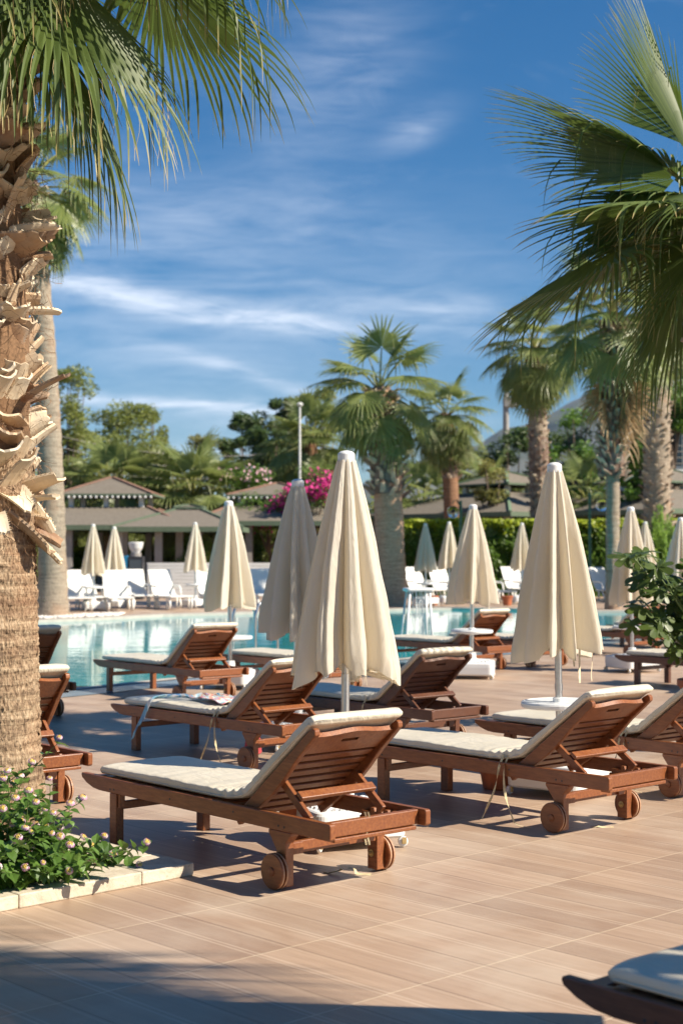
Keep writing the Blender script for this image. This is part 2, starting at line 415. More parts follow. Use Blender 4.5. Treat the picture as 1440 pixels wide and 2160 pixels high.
def trunk_mat(name, lo, mid, hi, sx=1, ring=True):
    t = NT(name)
    v = t.coord(scale=(30*sx, 30*sx, 10)); f = t.noise(v, 2.2, 7, .65, .6)
    v3 = t.coord(scale=(1.5, 1.5, 22)); rg = t.noise(v3, 1.6, 4, .6, .3)
    big = t.noise(t.coord(), 2.0, 4)
    h = t.math('ADD', t.math('MULTIPLY', f, .54), t.math('MULTIPLY', rg, .46 if ring else .1))
    c = t.ramp(h, [(.36, lo), (.5, mid), (.64, hi)])
    c = t.mix(t.math('MULTIPLY', t.ramp(big, [(.5, (0,0,0)), (.7, (1,1,1))]), .35), c, tuple(a*b for a, b in zip(mid, (1.25, .8, .55))))
    t.set(color=c, rough=.93); t.bump(h, .95, .022); return t.m
M['trunk_near'] = trunk_mat('fibrous_palm_trunk', (.085, .05, .03), (.30, .205, .125), (.55, .42, .28))
M['trunk_grey'] = trunk_mat('grey_palm_trunk', (.15, .115, .08), (.31, .24, .175), (.44, .36, .27), .5)
M['trunk_tan'] = trunk_mat('tan_palm_trunk', (.20, .115, .07), (.47, .30, .19), (.62, .43, .30), .5)
M['trunk_brown'] = trunk_mat('brown_palm_trunk', (.10, .05, .03), (.23, .12, .065), (.36, .22, .13), .5)

def boot_mat(name, stops, grey):
    t = NT(name); a = t.attr(); v = t.coord(scale=(14, 14, 14)); f = t.noise(v, 1.2, 6, .65, .8)
    c = t.ramp(t.math('ADD', t.math('MULTIPLY', a, .8), t.math('MULTIPLY', f, .3)), stops)
    g = t.ramp(t.noise(t.coord(), 5, 3), [(.48, (0,0,0)), (.62, (1,1,1))])
    c = t.mix(t.math('MULTIPLY', g, .45), c, grey)
    t.set(color=c, rough=.75); t.bump(f, .4, .006); return t.m
M['boot'] = boot_mat('cut_leaf_base', [(.15, (.22, .11, .06)), (.4, (.44, .29, .17)), (.65, (.62, .49, .33)), (.95, (.70, .60, .44))], (.40, .36, .30))
M['boot_dark'] = boot_mat('aged_leaf_base', [(.15, (.13, .07, .045)), (.5, (.34, .24, .16)), (.95, (.56, .45, .33))], (.30, .26, .22))

def shingle_mat():
    t = NT('roof_shingle'); v = t.coord()
    w = t.n('ShaderNodeTexWave', wave_type='BANDS', bands_direction='Z'); w.inputs['Scale'].default_value = 9; w.inputs['Distortion'].default_value = .4; t.L(v, w.inputs[0])
    c = t.ramp(t.noise(v, 9, 5), [(.3, (.155, .130, .100)), (.7, (.225, .195, .155))])
    c = t.mix(t.math('MULTIPLY', w.outputs[1], .22), c, (.10, .085, .07))
    t.set(color=c, rough=.9); return t.m
M['shingle'] = shingle_mat()
M['ridge_red'] = simple('red_ridge', (.25, .14, .10), .8)
M['ridge_green'] = simple('pale_green_ridge', (.16, .24, .15), .8)
M['fascia'] = simple('green_grey_fascia', (.10, .14, .09), .8)

# ---------------------------------------------------------------- ground, deck, pool
g = MB(); g.add([(-6000,-200,0),(6000,-200,0),(6000,6400,0),(-6000,6400,0)], [(0,1,2,3)])
struct(g.build('ground', M['ground'], loc=(0,0,-1.4)))
NEAR = [(-60,-34),(-12,6.6),(-5,13.2),(-2.95,15.7),(-2.4,16.5),(-1.96,17.1),(.4,19.8),(2.4,22.1),(4.4,24.8),(12,32),(60,66)]
FAR = [(-60,-3),(-12,27.0),(-7.6,30.2),(-6.3,31.4),(-5.2,32.6),(-4.1,34.2),(-1.5,36.0),(2.8,38.2),(4.8,37.6),(6,36.3),(8.5,36.6),(12,38.5),(60,80)]
def lerp_poly(P, x):
    for (a, b), (c, d) in zip(P, P[1:]):
        if a <= x <= c: return b+(d-b)*(x-a)/(c-a)
    return P[-1][1]
def area_strip(name, lower, upper, z, mat):
    xs = sorted({p[0] for p in lower} | {p[0] for p in upper}); m = MB()
    vs = [(x, lerp_poly(lower, x), z) for x in xs]+[(x, lerp_poly(upper, x), z) for x in xs]; n = len(xs)
    m.add(vs, [(i, i+1, n+i+1, n+i) for i in range(n-1)]); return m.build(name, mat)
struct(area_strip('deck', [(-60,-60),(60,-60)], [(x, y-.0) for x, y in NEAR], 0, M['deck']))
struct(area_strip('terrace', FAR, [(-60,110),(60,110)], 0.0, M['deck']))
struct(area_strip('pool_water', NEAR, FAR, -.045, M['water']))
# pool edge: coping strips, the wet grating beside them and the tiled rim down to the water
def edge_strip(name, P, off0, off1, z, mat, zdown=None):
    m = MB(); vs = []
    for i, (x, y) in enumerate(P):
        a = Vector(P[max(i-1,0)]); b = Vector(P[min(i+1,len(P)-1)]); d = (b-a).normalized(); n = Vector((-d.y, d.x))
        vs += [(x+n.x*off0, y+n.y*off0, z), (x+n.x*off1, y+n.y*off1, z if zdown is None else zdown)]
    m.add(vs, [(2*i, 2*i+2, 2*i+3, 2*i+1) for i in range(len(P)-1)]); return m.build(name, mat)
struct(edge_strip('pool_coping', NEAR[1:-1], -.14, .02, .012, M['coping']))
struct(edge_strip('pool_gutter', NEAR[1:-1], -.62, -.15, .006, M['wet_deck']))
struct(edge_strip('pool_rim', NEAR[1:-1], .02, .021, .012, M['pool_tile'], -.3))
struct(edge_strip('pool_coping', FAR[1:-1], -.02, .40, .014, M['coping']))
struct(edge_strip('pool_rim', FAR[1:-1], -.02, -.021, .014, M['coping'], -.3))

# ---------------------------------------------------------------- wooden sun lounger
L, W = 1.97, .588; w2 = W/2
def back_frame(ang):
    b = Vector((cos(ang), 0, sin(ang))); n = Vector((-sin(ang), 0, cos(ang))); H = Vector((1.30, 0, .29)); return H, b, n
def make_lounger(ang=radians(39.3), seed=1, wood='wood', ribbons=2):
    rnd = random.Random(seed); wd = M[wood]
    root = empty('sun_lounger')
    H, b, n = back_frame(ang)
    BM = Matrix(((b.x, 0, n.x, H.x), (0, 1, 0, 0), (b.z, 0, n.z, H.z), (0,0,0,1)))   # back coords: s along, y across, n out of the seat side
    for sg in (-1, 1):
        m = MB(); y0, y1 = (-w2, -w2+.032) if sg < 0 else (w2-.032, w2)
        foot = [(0,.323),(-.004,.312),(.004,.298),(.05,.274),(.11,.256),(.17,.250),(L-.01,.250),(L,.258),(L,.316),(L-.008,.323)]
        m.prism([(x-L/2, z) for x, z in foot], y0, y1); rl_ = m.build('side_rail', wd, root, bevel=.005, recalc=True)
        m = MB()
        for xx, zz in ((.275,.268),(.31,.27),(.80,.285),(1.30,.29),(1.625,.272),(1.665,.27)): m.lathe([(.0055,0),(.005,.0012)], 8, M=Matrix.Translation((xx-L/2, sg*w2, zz)) @ Matrix.Rotation(-sg*pi/2, 4, 'X'))
        m.build('screw_plugs', M['dark_metal'], rl_)
    m = MB()
    k = 0; x = .055
    while x < 1.30: m.box(x-L/2, x+.058-L/2, -w2+.034, w2-.034, .297, .314); x += .078
    m.build('seat_slats', wd, root, bevel=.004)
    m = MB(); m.box(L-.075-L/2, L-.045-L/2, -w2+.033, w2-.033, .254, .320); m.build('end_board', wd, root, bevel=.005)
    m = MB(); m.box(L-.19-L/2, L-.105-L/2, -w2+.033, w2-.12, .262, .282); m.box(L-.10-L/2, L-.04-L/2, -w2+.06, w2-.05, .232, .250); m.build('cross_board', wd, root, bevel=.004)
    # legs
    for sg in (-1, 1):
        ya, yb = (sg*w2-sg*.004, sg*w2-sg*.05)
        y0, y1 = min(ya, yb), max(ya, yb)
        m = MB(); m.box(.262-L/2, .325-L/2, y0, y1, 0, .249)
        m.box(.327-L/2, .349-L/2, y0+.008, y1-.008, .18, .248)
        m.build('leg', wd, root, bevel=.004)
        m = MB(); xa = L-.365-L/2
        m.prism([(xa-.055,.249),(xa-.055,.235),(xa,.165),(xa,.012),(xa+.066,.012),(xa+.066,.165),(xa+.066,.2),(xa+.10,.236),(xa+.10,.249)], y0, y1)
        lg = m.build('leg', wd, root, bevel=.004, recalc=True)
        bt = MB()
        R = Matrix.Translation((xa+.03, sg*w2-sg*.052, .085)) @ Matrix.Rotation(sg*pi/2, 4, 'X')
        bt.lathe([(.017,0),(.017,.003),(.009,.004),(.009,.012),(.004,.014)], 12, M=R); bt.build('bolt', M['castor_brass'], lg)
        m = MB()
        R = Matrix.Translation((xa+.02, sg*w2-sg*.002, .078)) @ Matrix.Rotation(-sg*pi/2, 4, 'X')
        m.lathe([(.020,0),(.020,.002),(.074,.002),(.078,.006),(.078,.017),(.068,.019),(.068,.0235),(.078,.026),(.078,.036),(.074,.040),(.020,.040),(.018,.046),(.008,.048)], 36, M=R)
        wh = m.build('wheel', wd, root, smooth=False, recalc=True)
        r_ = MB(); r_.lathe([(.0785,.008),(.0788,.0085),(.0788,.0155),(.0785,.016)], 36, M=R); r_.lathe([(.0785,.028),(.0788,.0285),(.0788,.0345),(.0785,.035)], 36, M=R)
        r_.build('rim', M['wheel_rim'], wh)
    m = MB(); m.box(.278-L/2, .305-L/2, -w2+.051, w2-.051, .165, .205); m.build('stretcher', wd, root, bevel=.004)
    m = MB(); xa = L-.365-L/2; m.box(xa+.02, xa+.045, -w2+.051, w2-.051, .145, .198)
    for sg in (-1, 1): m.prism([(xa+.046,.145),(xa+.046,.197),(xa+.060,.197),(xa+.060,.145)], sg*(w2-.11), sg*(w2-.052))
    m.build('stretcher', wd, root, bevel=.003, recalc=True)
    # notched racks inside the rails
    for sg in (-1, 1):
        m = MB(); pts = [(1.58,.252),(1.58,.276)]
        for i in range(5):
            x0 = 1.64+i*.046; pts += [(x0,.276),(x0+.004,.296),(x0+.026,.296),(x0+.034,.276)]
        pts += [(1.885,.276),(1.885,.252)]
        m.prism([(x-L/2, z) for x, z in pts], sg*(w2-.033), sg*(w2-.066)); m.build('notched_rack', wd, root, bevel=.002, recalc=True)
    # backrest
    back = MB()
    for i in range(8):
        s0 = -.015+i*.0625; back.box(s0-0, s0+.0405, -w2+.068, w2-.068, -.024, -.006, Matrix.Translation((-L/2,0,0)) @ BM)
    bo = back.build('backrest_slats', wd, root, bevel=.003)
    TB = Matrix.Translation((-L/2,0,0)) @ BM
    for sg in (-1, 1):
        y0 = sg*(w2-.036); y1 = sg*(w2-.066)
        poly = [(-.05,.004),(.63,.004),(.662,-.002),(.668,-.018),(.655,-.036),(.60,-.040),(.48,-.046),(.36,-.062),(.24,-.070),(.10,-.062),(-.05,-.045)]
        st = MB(); st.prism(poly, y0, y1, TB); st.build('back_stile', wd, root, bevel=.005, recalc=True)
    hb = MB(); N = 28; yy = [-w2+.067+(W-.134)*i/N for i in range(N+1)]
    top = lambda y: .612+.030*exp(-(y/.13)**2)+.012*(abs(y)/.23)**3
    def hcell(y0, y1, a0, a1, c0, c1):
        vs = [Vector((a0,y0,-.026)),Vector((c0,y1,-.026)),Vector((c1,y1,-.026)),Vector((a1,y0,-.026)),Vector((a0,y0,-.004)),Vector((c0,y1,-.004)),Vector((c1,y1,-.004)),Vector((a1,y0,-.004))]
        hb.add([TB @ p for p in vs], [(0,1,2,3),(7,6,5,4),(0,4,5,1),(3,2,6,7)])
    for i in range(N):
        y0, y1 = yy[i], yy[i+1]; hole = abs((y0+y1)/2) < .052
        if hole:
            hcell(y0, y1, .487, .565, .487, .565); hcell(y0, y1, .588, top(y0), .588, top(y1))
        else: hcell(y0, y1, .487, top(y0), .487, top(y1))
    h_o = hb.build('headboard', wd, root, recalc=False)
    for P in (yy[0], yy[-1]): pass
    # prop: two struts and their crossbar
    pr = MB(); dpr = (Vector((1.756,0,.262))-Vector((1.50,0,.475)))
    k_ = (ang-radians(39.3))
    T0 = H+b*.30+n*(-.05); T1 = Vector((1.745-.25*k_,0,.300))
    for sg in (-1, 1):
        st = MB(); st.bar((T0.x-L/2, sg*(w2-.082), T0.z), (T1.x-L/2, sg*(w2-.082), T1.z), .022, .038, Vector((0,1,0)).cross((T1-T0)).normalized())
        st.build('prop_strut', wd, root, bevel=.004)
    mid = T0.lerp(T1, .50); dd = (T1-T0).normalized(); nn = Vector((-dd.z,0,dd.x))
    MM = Matrix(((dd.x,0,nn.x,mid.x-L/2),(0,1,0,0),(dd.z,0,nn.z,mid.z),(0,0,0,1)))
    st = MB(); st.box(-.021, .021, -w2+.075, w2-.075, .024, .044, MM); st.build('prop_crossbar', wd, root, bevel=.004)
    # cushion
    path = [Vector((.13,0,.326)), Vector((1.12,0,.326))]
    A0 = H+b*.10+n*.016
    for i in range(1, 9):
        t = i/9; p0 = Vector((1.12,0,.326)); p1 = Vector((1.28,0,.326)); path.append((1-t)**2*p0+2*t*(1-t)*p1+t*t*A0)
    A1 = H+b*.648+n*.010; path += [A0, A1]
    dcur = b.copy(); p = A1.copy()
    for i in range(3):
        dcur = Matrix.Rotation(radians(16), 3, 'Y') @ dcur; p = p+dcur*.010; path.append(p.copy())
    # resample
    seg = [0]
    for i in range(1, len(path)): seg.append(seg[-1]+(path[i]-path[i-1]).length)
    tot = seg[-1]; NS = 130; NC = 44
    def at(s):
        s = min(max(s, 0), tot)
        for i in range(1, len(path)):
            if s <= seg[i]+1e-9:
                u = (s-seg[i-1])/max(1e-9, seg[i]-seg[i-1]); return path[i-1].lerp(path[i], u)
        return path[-1].copy()
    cm = MB(); hw = .262; TH = .048; bend = seg[6]
    off = Vector((rnd.random()*50, rnd.random()*50, 0))
    def cus(u, v):
        s = u*tot; p = at(s); d = (at(s+.012)-at(s-.012)).normalized(); nn = Vector((-d.z,0,d.x))
        th = 2*pi*v; cx, cz = cos(th), sin(th)
        ex = lambda c, e: math.copysign(abs(c)**e, c)
        endr = min(1, (min(s, tot-s)/.016+.08))**.42
        yl = ex(cx, .20)*hw*(1-.012*(1-endr)); zl = (ex(cz, .24)*.5+.5)*TH*endr+ (1-endr)*TH*.5
        side = abs(cx)**6
        wr = noise.noise(Vector((s*3, yl*4, 0))+off)*.007+noise.noise(Vector((s*16, yl*2.5, 2))+off)*.0035
        db = exp(-((s-bend)/.16)**2); wr += db*.008*sin(s*95+6*noise.noise(Vector((s*5, yl*6, 1))+off))
        if cz > .1: zl += wr
        crown = (1-(yl/hw)**4)*.005
        if cz > 0: zl += crown
        yl += side*(noise.noise(Vector((s*8, 3, sg_side(cx)))+off)*.006+db*.006*sin(s*80))
        q = p+nn*zl; return Vector((q.x-L/2, yl, q.z))
    def sg_side(c): return 5 if c > 0 else 9
    cm.grid(cus, NS, NC)
    n0 = NC+1
    cm.f.append(tuple(range(NC))); cm.m.append(0); cm.f.append(tuple(reversed(range(NS*n0, NS*n0+NC)))); cm.m.append(0)
    co = cm.build('cushion', M['cushion'], root, smooth=True, recalc=True)
    # piping along both long seams
    pp = MB()
    for sg in (-1, 1):
        pts = []
        for i in range(0, NS+1):
            s = (.012+.976*i/NS)*tot; p = at(s); d = (at(s+.012)-at(s-.012)).normalized(); nn = Vector((-d.z,0,d.x)); q = p+nn*TH*.30; pts.append((q.x-L/2, sg*(hw+.003), q.z))
        pp.tube(pts, .0035, 5)
    pp.build('piping', M['cushion'], co, smooth=True)
    # tie ribbons at the bend
    if ribbons:
        rb = MB(); base = at(bend-.04)
        for j in range(ribbons):
            pts = []; x, y, z = base.x-L/2+j*.035, -hw-.004, base.z+.03; vx = (-.12, .16)[j % 2]+rnd.uniform(-.05,.05)
            Ln = (.46, .44)[j % 2]; sgn = (-1, 1)[j % 2]
            for i in range(15):
                t = i/14; zz = z-Ln*t*(1 if ribbons > 1 else .9); xx = x+vx*t*t+.018*sin(t*7+j*2)*t; y2 = y-.040*min(1, t*6)-.015*t
                if zz < .006: xx += (.006-zz)*sgn; zz = .006
                pts.append(Vector((xx, y2, zz)))
            wv = .007
            vs = []
            for i, q in enumerate(pts):
                tw = Vector((cos(i*.5+j), sin(i*.5+j)*.6, 0)).normalized()*wv; vs += [q-tw, q+tw]
            rb.add(vs, [(2*i, 2*i+1, 2*i+3, 2*i+2) for i in range(14)])
        rb.build('tie_ribbon', M['ribbon'], co)
    return root

T_A = make_lounger(seed=1, ribbons=0)
T_B = make_lounger(seed=2, ang=radians(38), ribbons=2)
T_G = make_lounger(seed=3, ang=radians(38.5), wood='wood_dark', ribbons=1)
T_S = make_lounger(seed=4, ang=radians(46), wood='wood', ribbons=0)
GL = 'reddish wooden sun loungers with cream cushions'
TH0 = -.854
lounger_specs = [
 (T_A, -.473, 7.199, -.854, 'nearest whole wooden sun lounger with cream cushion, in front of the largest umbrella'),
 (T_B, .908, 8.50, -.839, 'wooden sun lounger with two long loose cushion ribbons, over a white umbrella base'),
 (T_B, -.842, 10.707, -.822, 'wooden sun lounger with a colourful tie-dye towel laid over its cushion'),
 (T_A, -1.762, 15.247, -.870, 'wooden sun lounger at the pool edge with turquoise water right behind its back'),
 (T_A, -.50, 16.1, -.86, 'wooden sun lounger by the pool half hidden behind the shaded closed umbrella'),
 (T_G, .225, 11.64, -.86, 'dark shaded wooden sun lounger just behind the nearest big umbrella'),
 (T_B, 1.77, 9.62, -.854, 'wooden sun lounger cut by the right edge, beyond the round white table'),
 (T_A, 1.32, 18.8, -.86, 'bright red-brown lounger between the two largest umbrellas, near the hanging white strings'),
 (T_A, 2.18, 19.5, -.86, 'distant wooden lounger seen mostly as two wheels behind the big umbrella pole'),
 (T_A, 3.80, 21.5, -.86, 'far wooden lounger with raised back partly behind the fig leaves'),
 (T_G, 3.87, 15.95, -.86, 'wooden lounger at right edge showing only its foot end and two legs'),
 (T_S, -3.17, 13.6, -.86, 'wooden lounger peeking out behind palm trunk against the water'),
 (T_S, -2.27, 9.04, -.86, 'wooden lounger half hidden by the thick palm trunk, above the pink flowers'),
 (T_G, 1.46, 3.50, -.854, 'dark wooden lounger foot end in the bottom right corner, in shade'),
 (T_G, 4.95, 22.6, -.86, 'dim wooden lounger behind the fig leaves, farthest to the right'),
]
used = set(); loungers = []
for T, x, y, rz, lab in lounger_specs:
    o = T if id(T) not in used else dup(T)
    used.add(id(T)); o.location = (x, y, 0); o.rotation_euler = (0, 0, rz); tag(o, lab, 'sun lounger', GL); loungers.append(o)

def lw(i, x, y, z):
    """world point from lounger-local metres (x from the foot end)"""
    T, cx, cy, rz, _ = lounger_specs[i]; ax = x-L/2
    return Vector((cx+ax*cos(rz)-y*sin(rz), cy+ax*sin(rz)+y*cos(rz), z))
def ldir(rz=TH0): return Vector((cos(rz), sin(rz), 0)), Vector((-sin(rz), cos(rz), 0))

# ---------------------------------------------------------------- towel on the third lounger
def towel_mat():
    t = NT('tie_dye_cloth'); v = t.coord(scale=(1.6, 5, 1), rot=(0,0,.35)); f = t.noise(v, 2.1, 3, .5, 1.6)
    c = t.ramp(f, [(.28, (.12,.20,.45)), (.35, (.20,.52,.62)), (.42, (.74,.78,.74)), (.48, (.80,.42,.22)), (.54, (.78,.22,.36)), (.61, (.75,.66,.78)), (.68, (.82,.76,.45)), (.76, (.22,.50,.60))])
    sx = t.n('ShaderNodeSeparateXYZ'); t.L(t.coord(), sx.inputs[0])
    f2 = t.ramp(t.math('MULTIPLY_ADD', sx.outputs[0], -4.0, -.9), [(.2, (0,0,0)), (.7, (1,1,1))])
    b2 = t.ramp(f, [(.35, (.06,.16,.42)), (.5, (.22,.52,.66)), (.62, (.70,.76,.78))])
    c = t.mix(f2, c, b2)
    t.set(color=c, rough=.85, sheen=.2); t.bump(t.noise(t.coord(), 60, 3), .2, .004); return t.m
tw = MB(); NU, NV = 70, 34
def tow(u, v):
    # along the lounger first, then down over the near side rail
    x = .56+.60*u+.20*(v-.5)*(1-u)-.10*(1-u)
    y = .15-.30*u*0-.12*u+(v-.5)*(.30+.04*sin(u*9))
    over = max(0, .34-u)/.34                        # the end hanging over the side
    yl = y-over**1.0*.62-.06*(1-u); z = .402
    z += .014*noise.noise(Vector((x*9, yl*14, 0)))+.012*abs(sin(v*17+u*6))+.006*sin(u*25)
    if yl < -.262:
        d = -.262-yl; yl = -.262-min(d, .065)-.006; dn = max(0, d-.03); z -= dn*.9
        x += -.14*dn+.03*sin(v*11)*dn
    return Vector((x-L/2, yl, z))
tw.grid(tow, NU, NV)
to = tw.build('towel', towel_mat(), smooth=True); to.location = lounger_specs[2][1:3]+(0,); to.rotation_euler = (0,0,lounger_specs[2][3])
so = to.modifiers.new('thick', 'SOLIDIFY'); so.thickness = .004
tag(to, 'colourful tie-dye towel draped over cushion and side rail of a lounger', 'towel')
rc = MB()
def rcf(u, v):
    a = u*2*pi; r = .035+.012*sin(3*a)+.02*v
    return Vector((cos(a)*r, sin(a)*r*.6, .24-.16*v+.01*sin(5*a)))
rc.grid(rcf, 24, 8); q = lw(2, 1.46, -.12, 0); r = rc.build('hanging_cloth', M['red_cloth'], smooth=True, loc=q)
tag(r, 'small red cloth hanging below the frame of the lounger with the towel', 'cloth')

# ---------------------------------------------------------------- closed umbrellas
def canopy_mesh(seed, K=8, top=1.955, hem=.86, Rh=.302):
    rnd = random.Random(seed); m = MB(); NT_, NZ = 220, 60
    ph = rnd.uniform(0, 6.28); amps = [rnd.uniform(.75, 1.25) for _ in range(K)]; hz = [rnd.uniform(-.045, .035) for _ in range(K)]
    off = Vector((rnd.random()*40, rnd.random()*40, rnd.random()*40)); sk = rnd.uniform(.5, .95)*rnd.choice((-1, 1)); tw_ = rnd.uniform(.18, .45)*rnd.choice((-1, 1))
    def prof(t):
        return .050+(Rh-.050)*(t**.93)+.012*sin(t*pi)-.012*max(0, t-.93)/.07
    def f(u, v):
        th = 2*pi*u; t = v; zz = t
        wob = .35*noise.noise(Vector((cos(th)*1.3, sin(th)*1.3, t*1.1))+off)
        psi = K*th+ph+tw_*t*3+wob*4*(.35+.65*t); psi2 = psi+sk*sin(psi)
        k = int(((psi/(2*pi)) % K)) % K
        g_ = (.5+.5*cos(psi2)); g_ = g_**.75
        depth = (.20+.33*min(1, t*1.6))*amps[k]
        R = prof(t)*(1-depth*(1-g_)+.035*t*cos(2*psi2+1.3)+.02*cos(3*psi+off.x)-.10*t*max(0, sin(psi2+.6))**6-.07*(.3+t)*max(0, cos(1.5*psi+off.y))**8)+.006*noise.noise(Vector((th*3, t*9, 0))+off)*(.3+t)
        R += .010*noise.noise(Vector((cos(th)*4, sin(th)*4, t*5))+off)*t
        e = max(0, (t-.84)/.16)
        R += e*e*.020*noise.noise(Vector((cos(th)*6, sin(th)*6, 7))+off)*2+e*.012*sin(psi*2+1)
        kk = (psi/(2*pi)) % K; i0 = int(kk) % K; fr = kk-int(kk); fr = fr*fr*(3-2*fr); hzv = hz[i0]*(1-fr)+hz[(i0+1) % K]*fr
        z = top+(hem+hzv-top)*t-e*(.028*cos(psi)+.010*noise.noise(Vector((cos(th)*9, sin(th)*9, 3))+off))
        R = max(R, .03)
        return Vector((cos(th)*R, sin(th)*R, z))
    m.grid(f, NT_, NZ)
    # the hem folded in under
    def f2(u, v):
        p = f(u, 1.0); r = p.xy.length; k = 1-.05*v-.02*v*noise.noise(Vector((u*40, 0, 0)))
        return Vector((p.x*k, p.y*k, p.z+.012*v-.006*sin(pi*v)))
    m.grid(f2, NT_, 2)
    def f3(u, v): p = f(u, 0); return Vector((p.x*(1-v), p.y*(1-v), p.z+.002))
    m.grid(f3, NT_, 1)
    return m, f
CANS = []
for i in range(4):
    m, f = canopy_mesh(11+i*5, K=(9, 10, 9, 8)[i]); CANS.append((m.mesh('canopy', M['canvas'], True), f))
def fringe_mesh(f, seed, strips=0):
    rnd = random.Random(seed); m = MB()
    for i in range(150):
        u = rnd.random(); p = f(u, 1.0); ln = rnd.uniform(.004, .018)*(3 if rnd.random() < .06 else 1)
        q = p+Vector((rnd.uniform(-.008,.008), rnd.uniform(-.008,.008), -ln)); w = Vector((-p.y, p.x, 0)).normalized()*.0010
        m.add([p-w, p+w, q+w, q-w], [(0,1,2,3)])
    for j in range(strips):
        u = .20+j*.021+rnd.uniform(-.004,.004) ; p = f(u % 1, 1.0); w = Vector((-p.y, p.x, 0)).normalized()*(.009, .011, .004)[j % 3]; ln = (.12, .20, .17)[j % 3]; vs = []
        for k in range(9):
            t = k/8; q = p+Vector((.008*sin(t*6+j), .006*cos(t*5), -ln*t)); ww = w*(1 if k % 2 else .75); vs += [q-ww, q+ww]
        m.add(vs, [(2*k, 2*k+1, 2*k+3, 2*k+2) for k in range(8)])
    return m.mesh('frayed_fringe', M['hem'])
FR = [fringe_mesh(CANS[i][1], 5+i, 0) for i in range(4)]; FR_S = fringe_mesh(CANS[1][1], 9, 3)

def rounded_box(bm_, sx, sy, z0, z1, r, taper=.0):
    """soft-cornered slab as loops"""
    loops = []; n = 6
    def loop(z, ins):
        pts = []
        for cx, cy, a0 in ((1,1,0),(-1,1,pi/2),(-1,-1,pi),(1,-1,3*pi/2)):
            for k in range(n+1):
                a = a0+k*pi/2/n; pts.append(Vector((cx*(sx/2-r)+cos(a)*(r-ins), cy*(sy/2-r)+sin(a)*(r-ins), z)))
        return pts
    spec = [(z0, .02+taper), (z0+.012, .004+taper), (z0+(z1-z0)*.62, .0), (z1-.018, .002), (z1-.005, .010), (z1, .022)]
    vs = []
    for z, i in spec: vs += loop(z, i)
    c = 4*(n+1); k = len(spec)
    fs = [(i*c+j, i*c+(j+1)%c, (i+1)*c+(j+1)%c, (i+1)*c+j) for i in range(k-1) for j in range(c)]+[tuple(reversed(range(c))), tuple(range((k-1)*c, k*c))]
    bm_.add(vs, fs)
def make_umbrella(ci, fringe, table=True, base=True):
    root = empty('closed_umbrella')
    m = MB(); m.lathe([(.0225,.19),(.0225,.86),(.019,.862),(.019,1.93)], 20); m.lathe([(.026,.62),(.026,.66)], 20); m.build('pole', M['steel'], root, smooth=False)
    c = link('canopy', CANS[ci][0], root); link('frayed_fringe', fringe, c)['kind'] = 'stuff'
    m = MB(); m.lathe([(.040,1.94),(.047,1.945),(.047,1.985),(.044,1.992),(.030,2.002),(.010,2.006)], 24); m.build('finial', M['white_plastic'], root, smooth=False)
    if table:
        m = MB(); m.lathe([(.03,.505),(.045,.50),(.20,.522),(.232,.520),(.240,.528),(.242,.545),(.236,.556),(.226,.552),(.04,.550),(.04,.575),(.028,.578)], 48)
        m.build('table_top', M['white_plastic'], root, smooth=False)
    if base:
        m = MB(); rounded_box(m, .52, .52, .050, .195, .06)
        m.lathe([(.13,.19),(.12,.215),(.052,.225),(.046,.29),(.030,.292)], 28)
        for sx, sy in ((1,1),(1,-1),(-1,1),(-1,-1)):                 # fans of ribs on the corners
            for k in range(7):
                a = atan2(sy, sx)+(k-3)*.17; cc = Vector((cos(a), sin(a), 0)); sd = Vector((-sin(a), cos(a), 0))
                r0, r1 = .15, .262-.02*abs(k-3)*.5; hgt = .207
                vs = [cc*r0-sd*.004, cc*r1-sd*.010, cc*r1+sd*.010, cc*r0+sd*.004]; vs = [v+Vector((0,0,.190)) for v in vs]+[v*.98+Vector((0,0,hgt)) for v in vs]
                m.add(vs, [(4,5,6,7),(0,1,5,4),(1,2,6,5),(2,3,7,6),(3,0,4,7)])
        b = m.build('base', M['white_plastic'], root, bevel=0)
        for sx, sy in ((1,1),(1,-1),(-1,1),(-1,-1)):
            k = MB(); R = Matrix.Translation((sx*.235+.0, sy*.235, .030)) @ Matrix.Rotation(.6*sx*sy+.3, 4, 'Z') @ Matrix.Rotation(pi/2, 4, 'X')
            k.lathe([(.008,-.012),(.024,-.010),(.027,-.006),(.027,.006),(.024,.010),(.008,.012)], 18, M=R); k.cur = 1; k.box(sx*.235-.012, sx*.235+.012, sy*.235-.02, sy*.235-.016, .02, .052); k.box(sx*.235-.012, sx*.235+.012, sy*.235+.016, sy*.235+.02, .02, .052)
            cs = k.build('castor', [M['white_plastic'], M['castor_brass']], b)
    return root
U0 = make_umbrella(0, FR[0], table=False); U1 = make_umbrella(1, FR_S); U2 = make_umbrella(2, FR[2]); U3 = make_umbrella(3, FR[3])
GU = 'closed cream umbrellas around the pool'
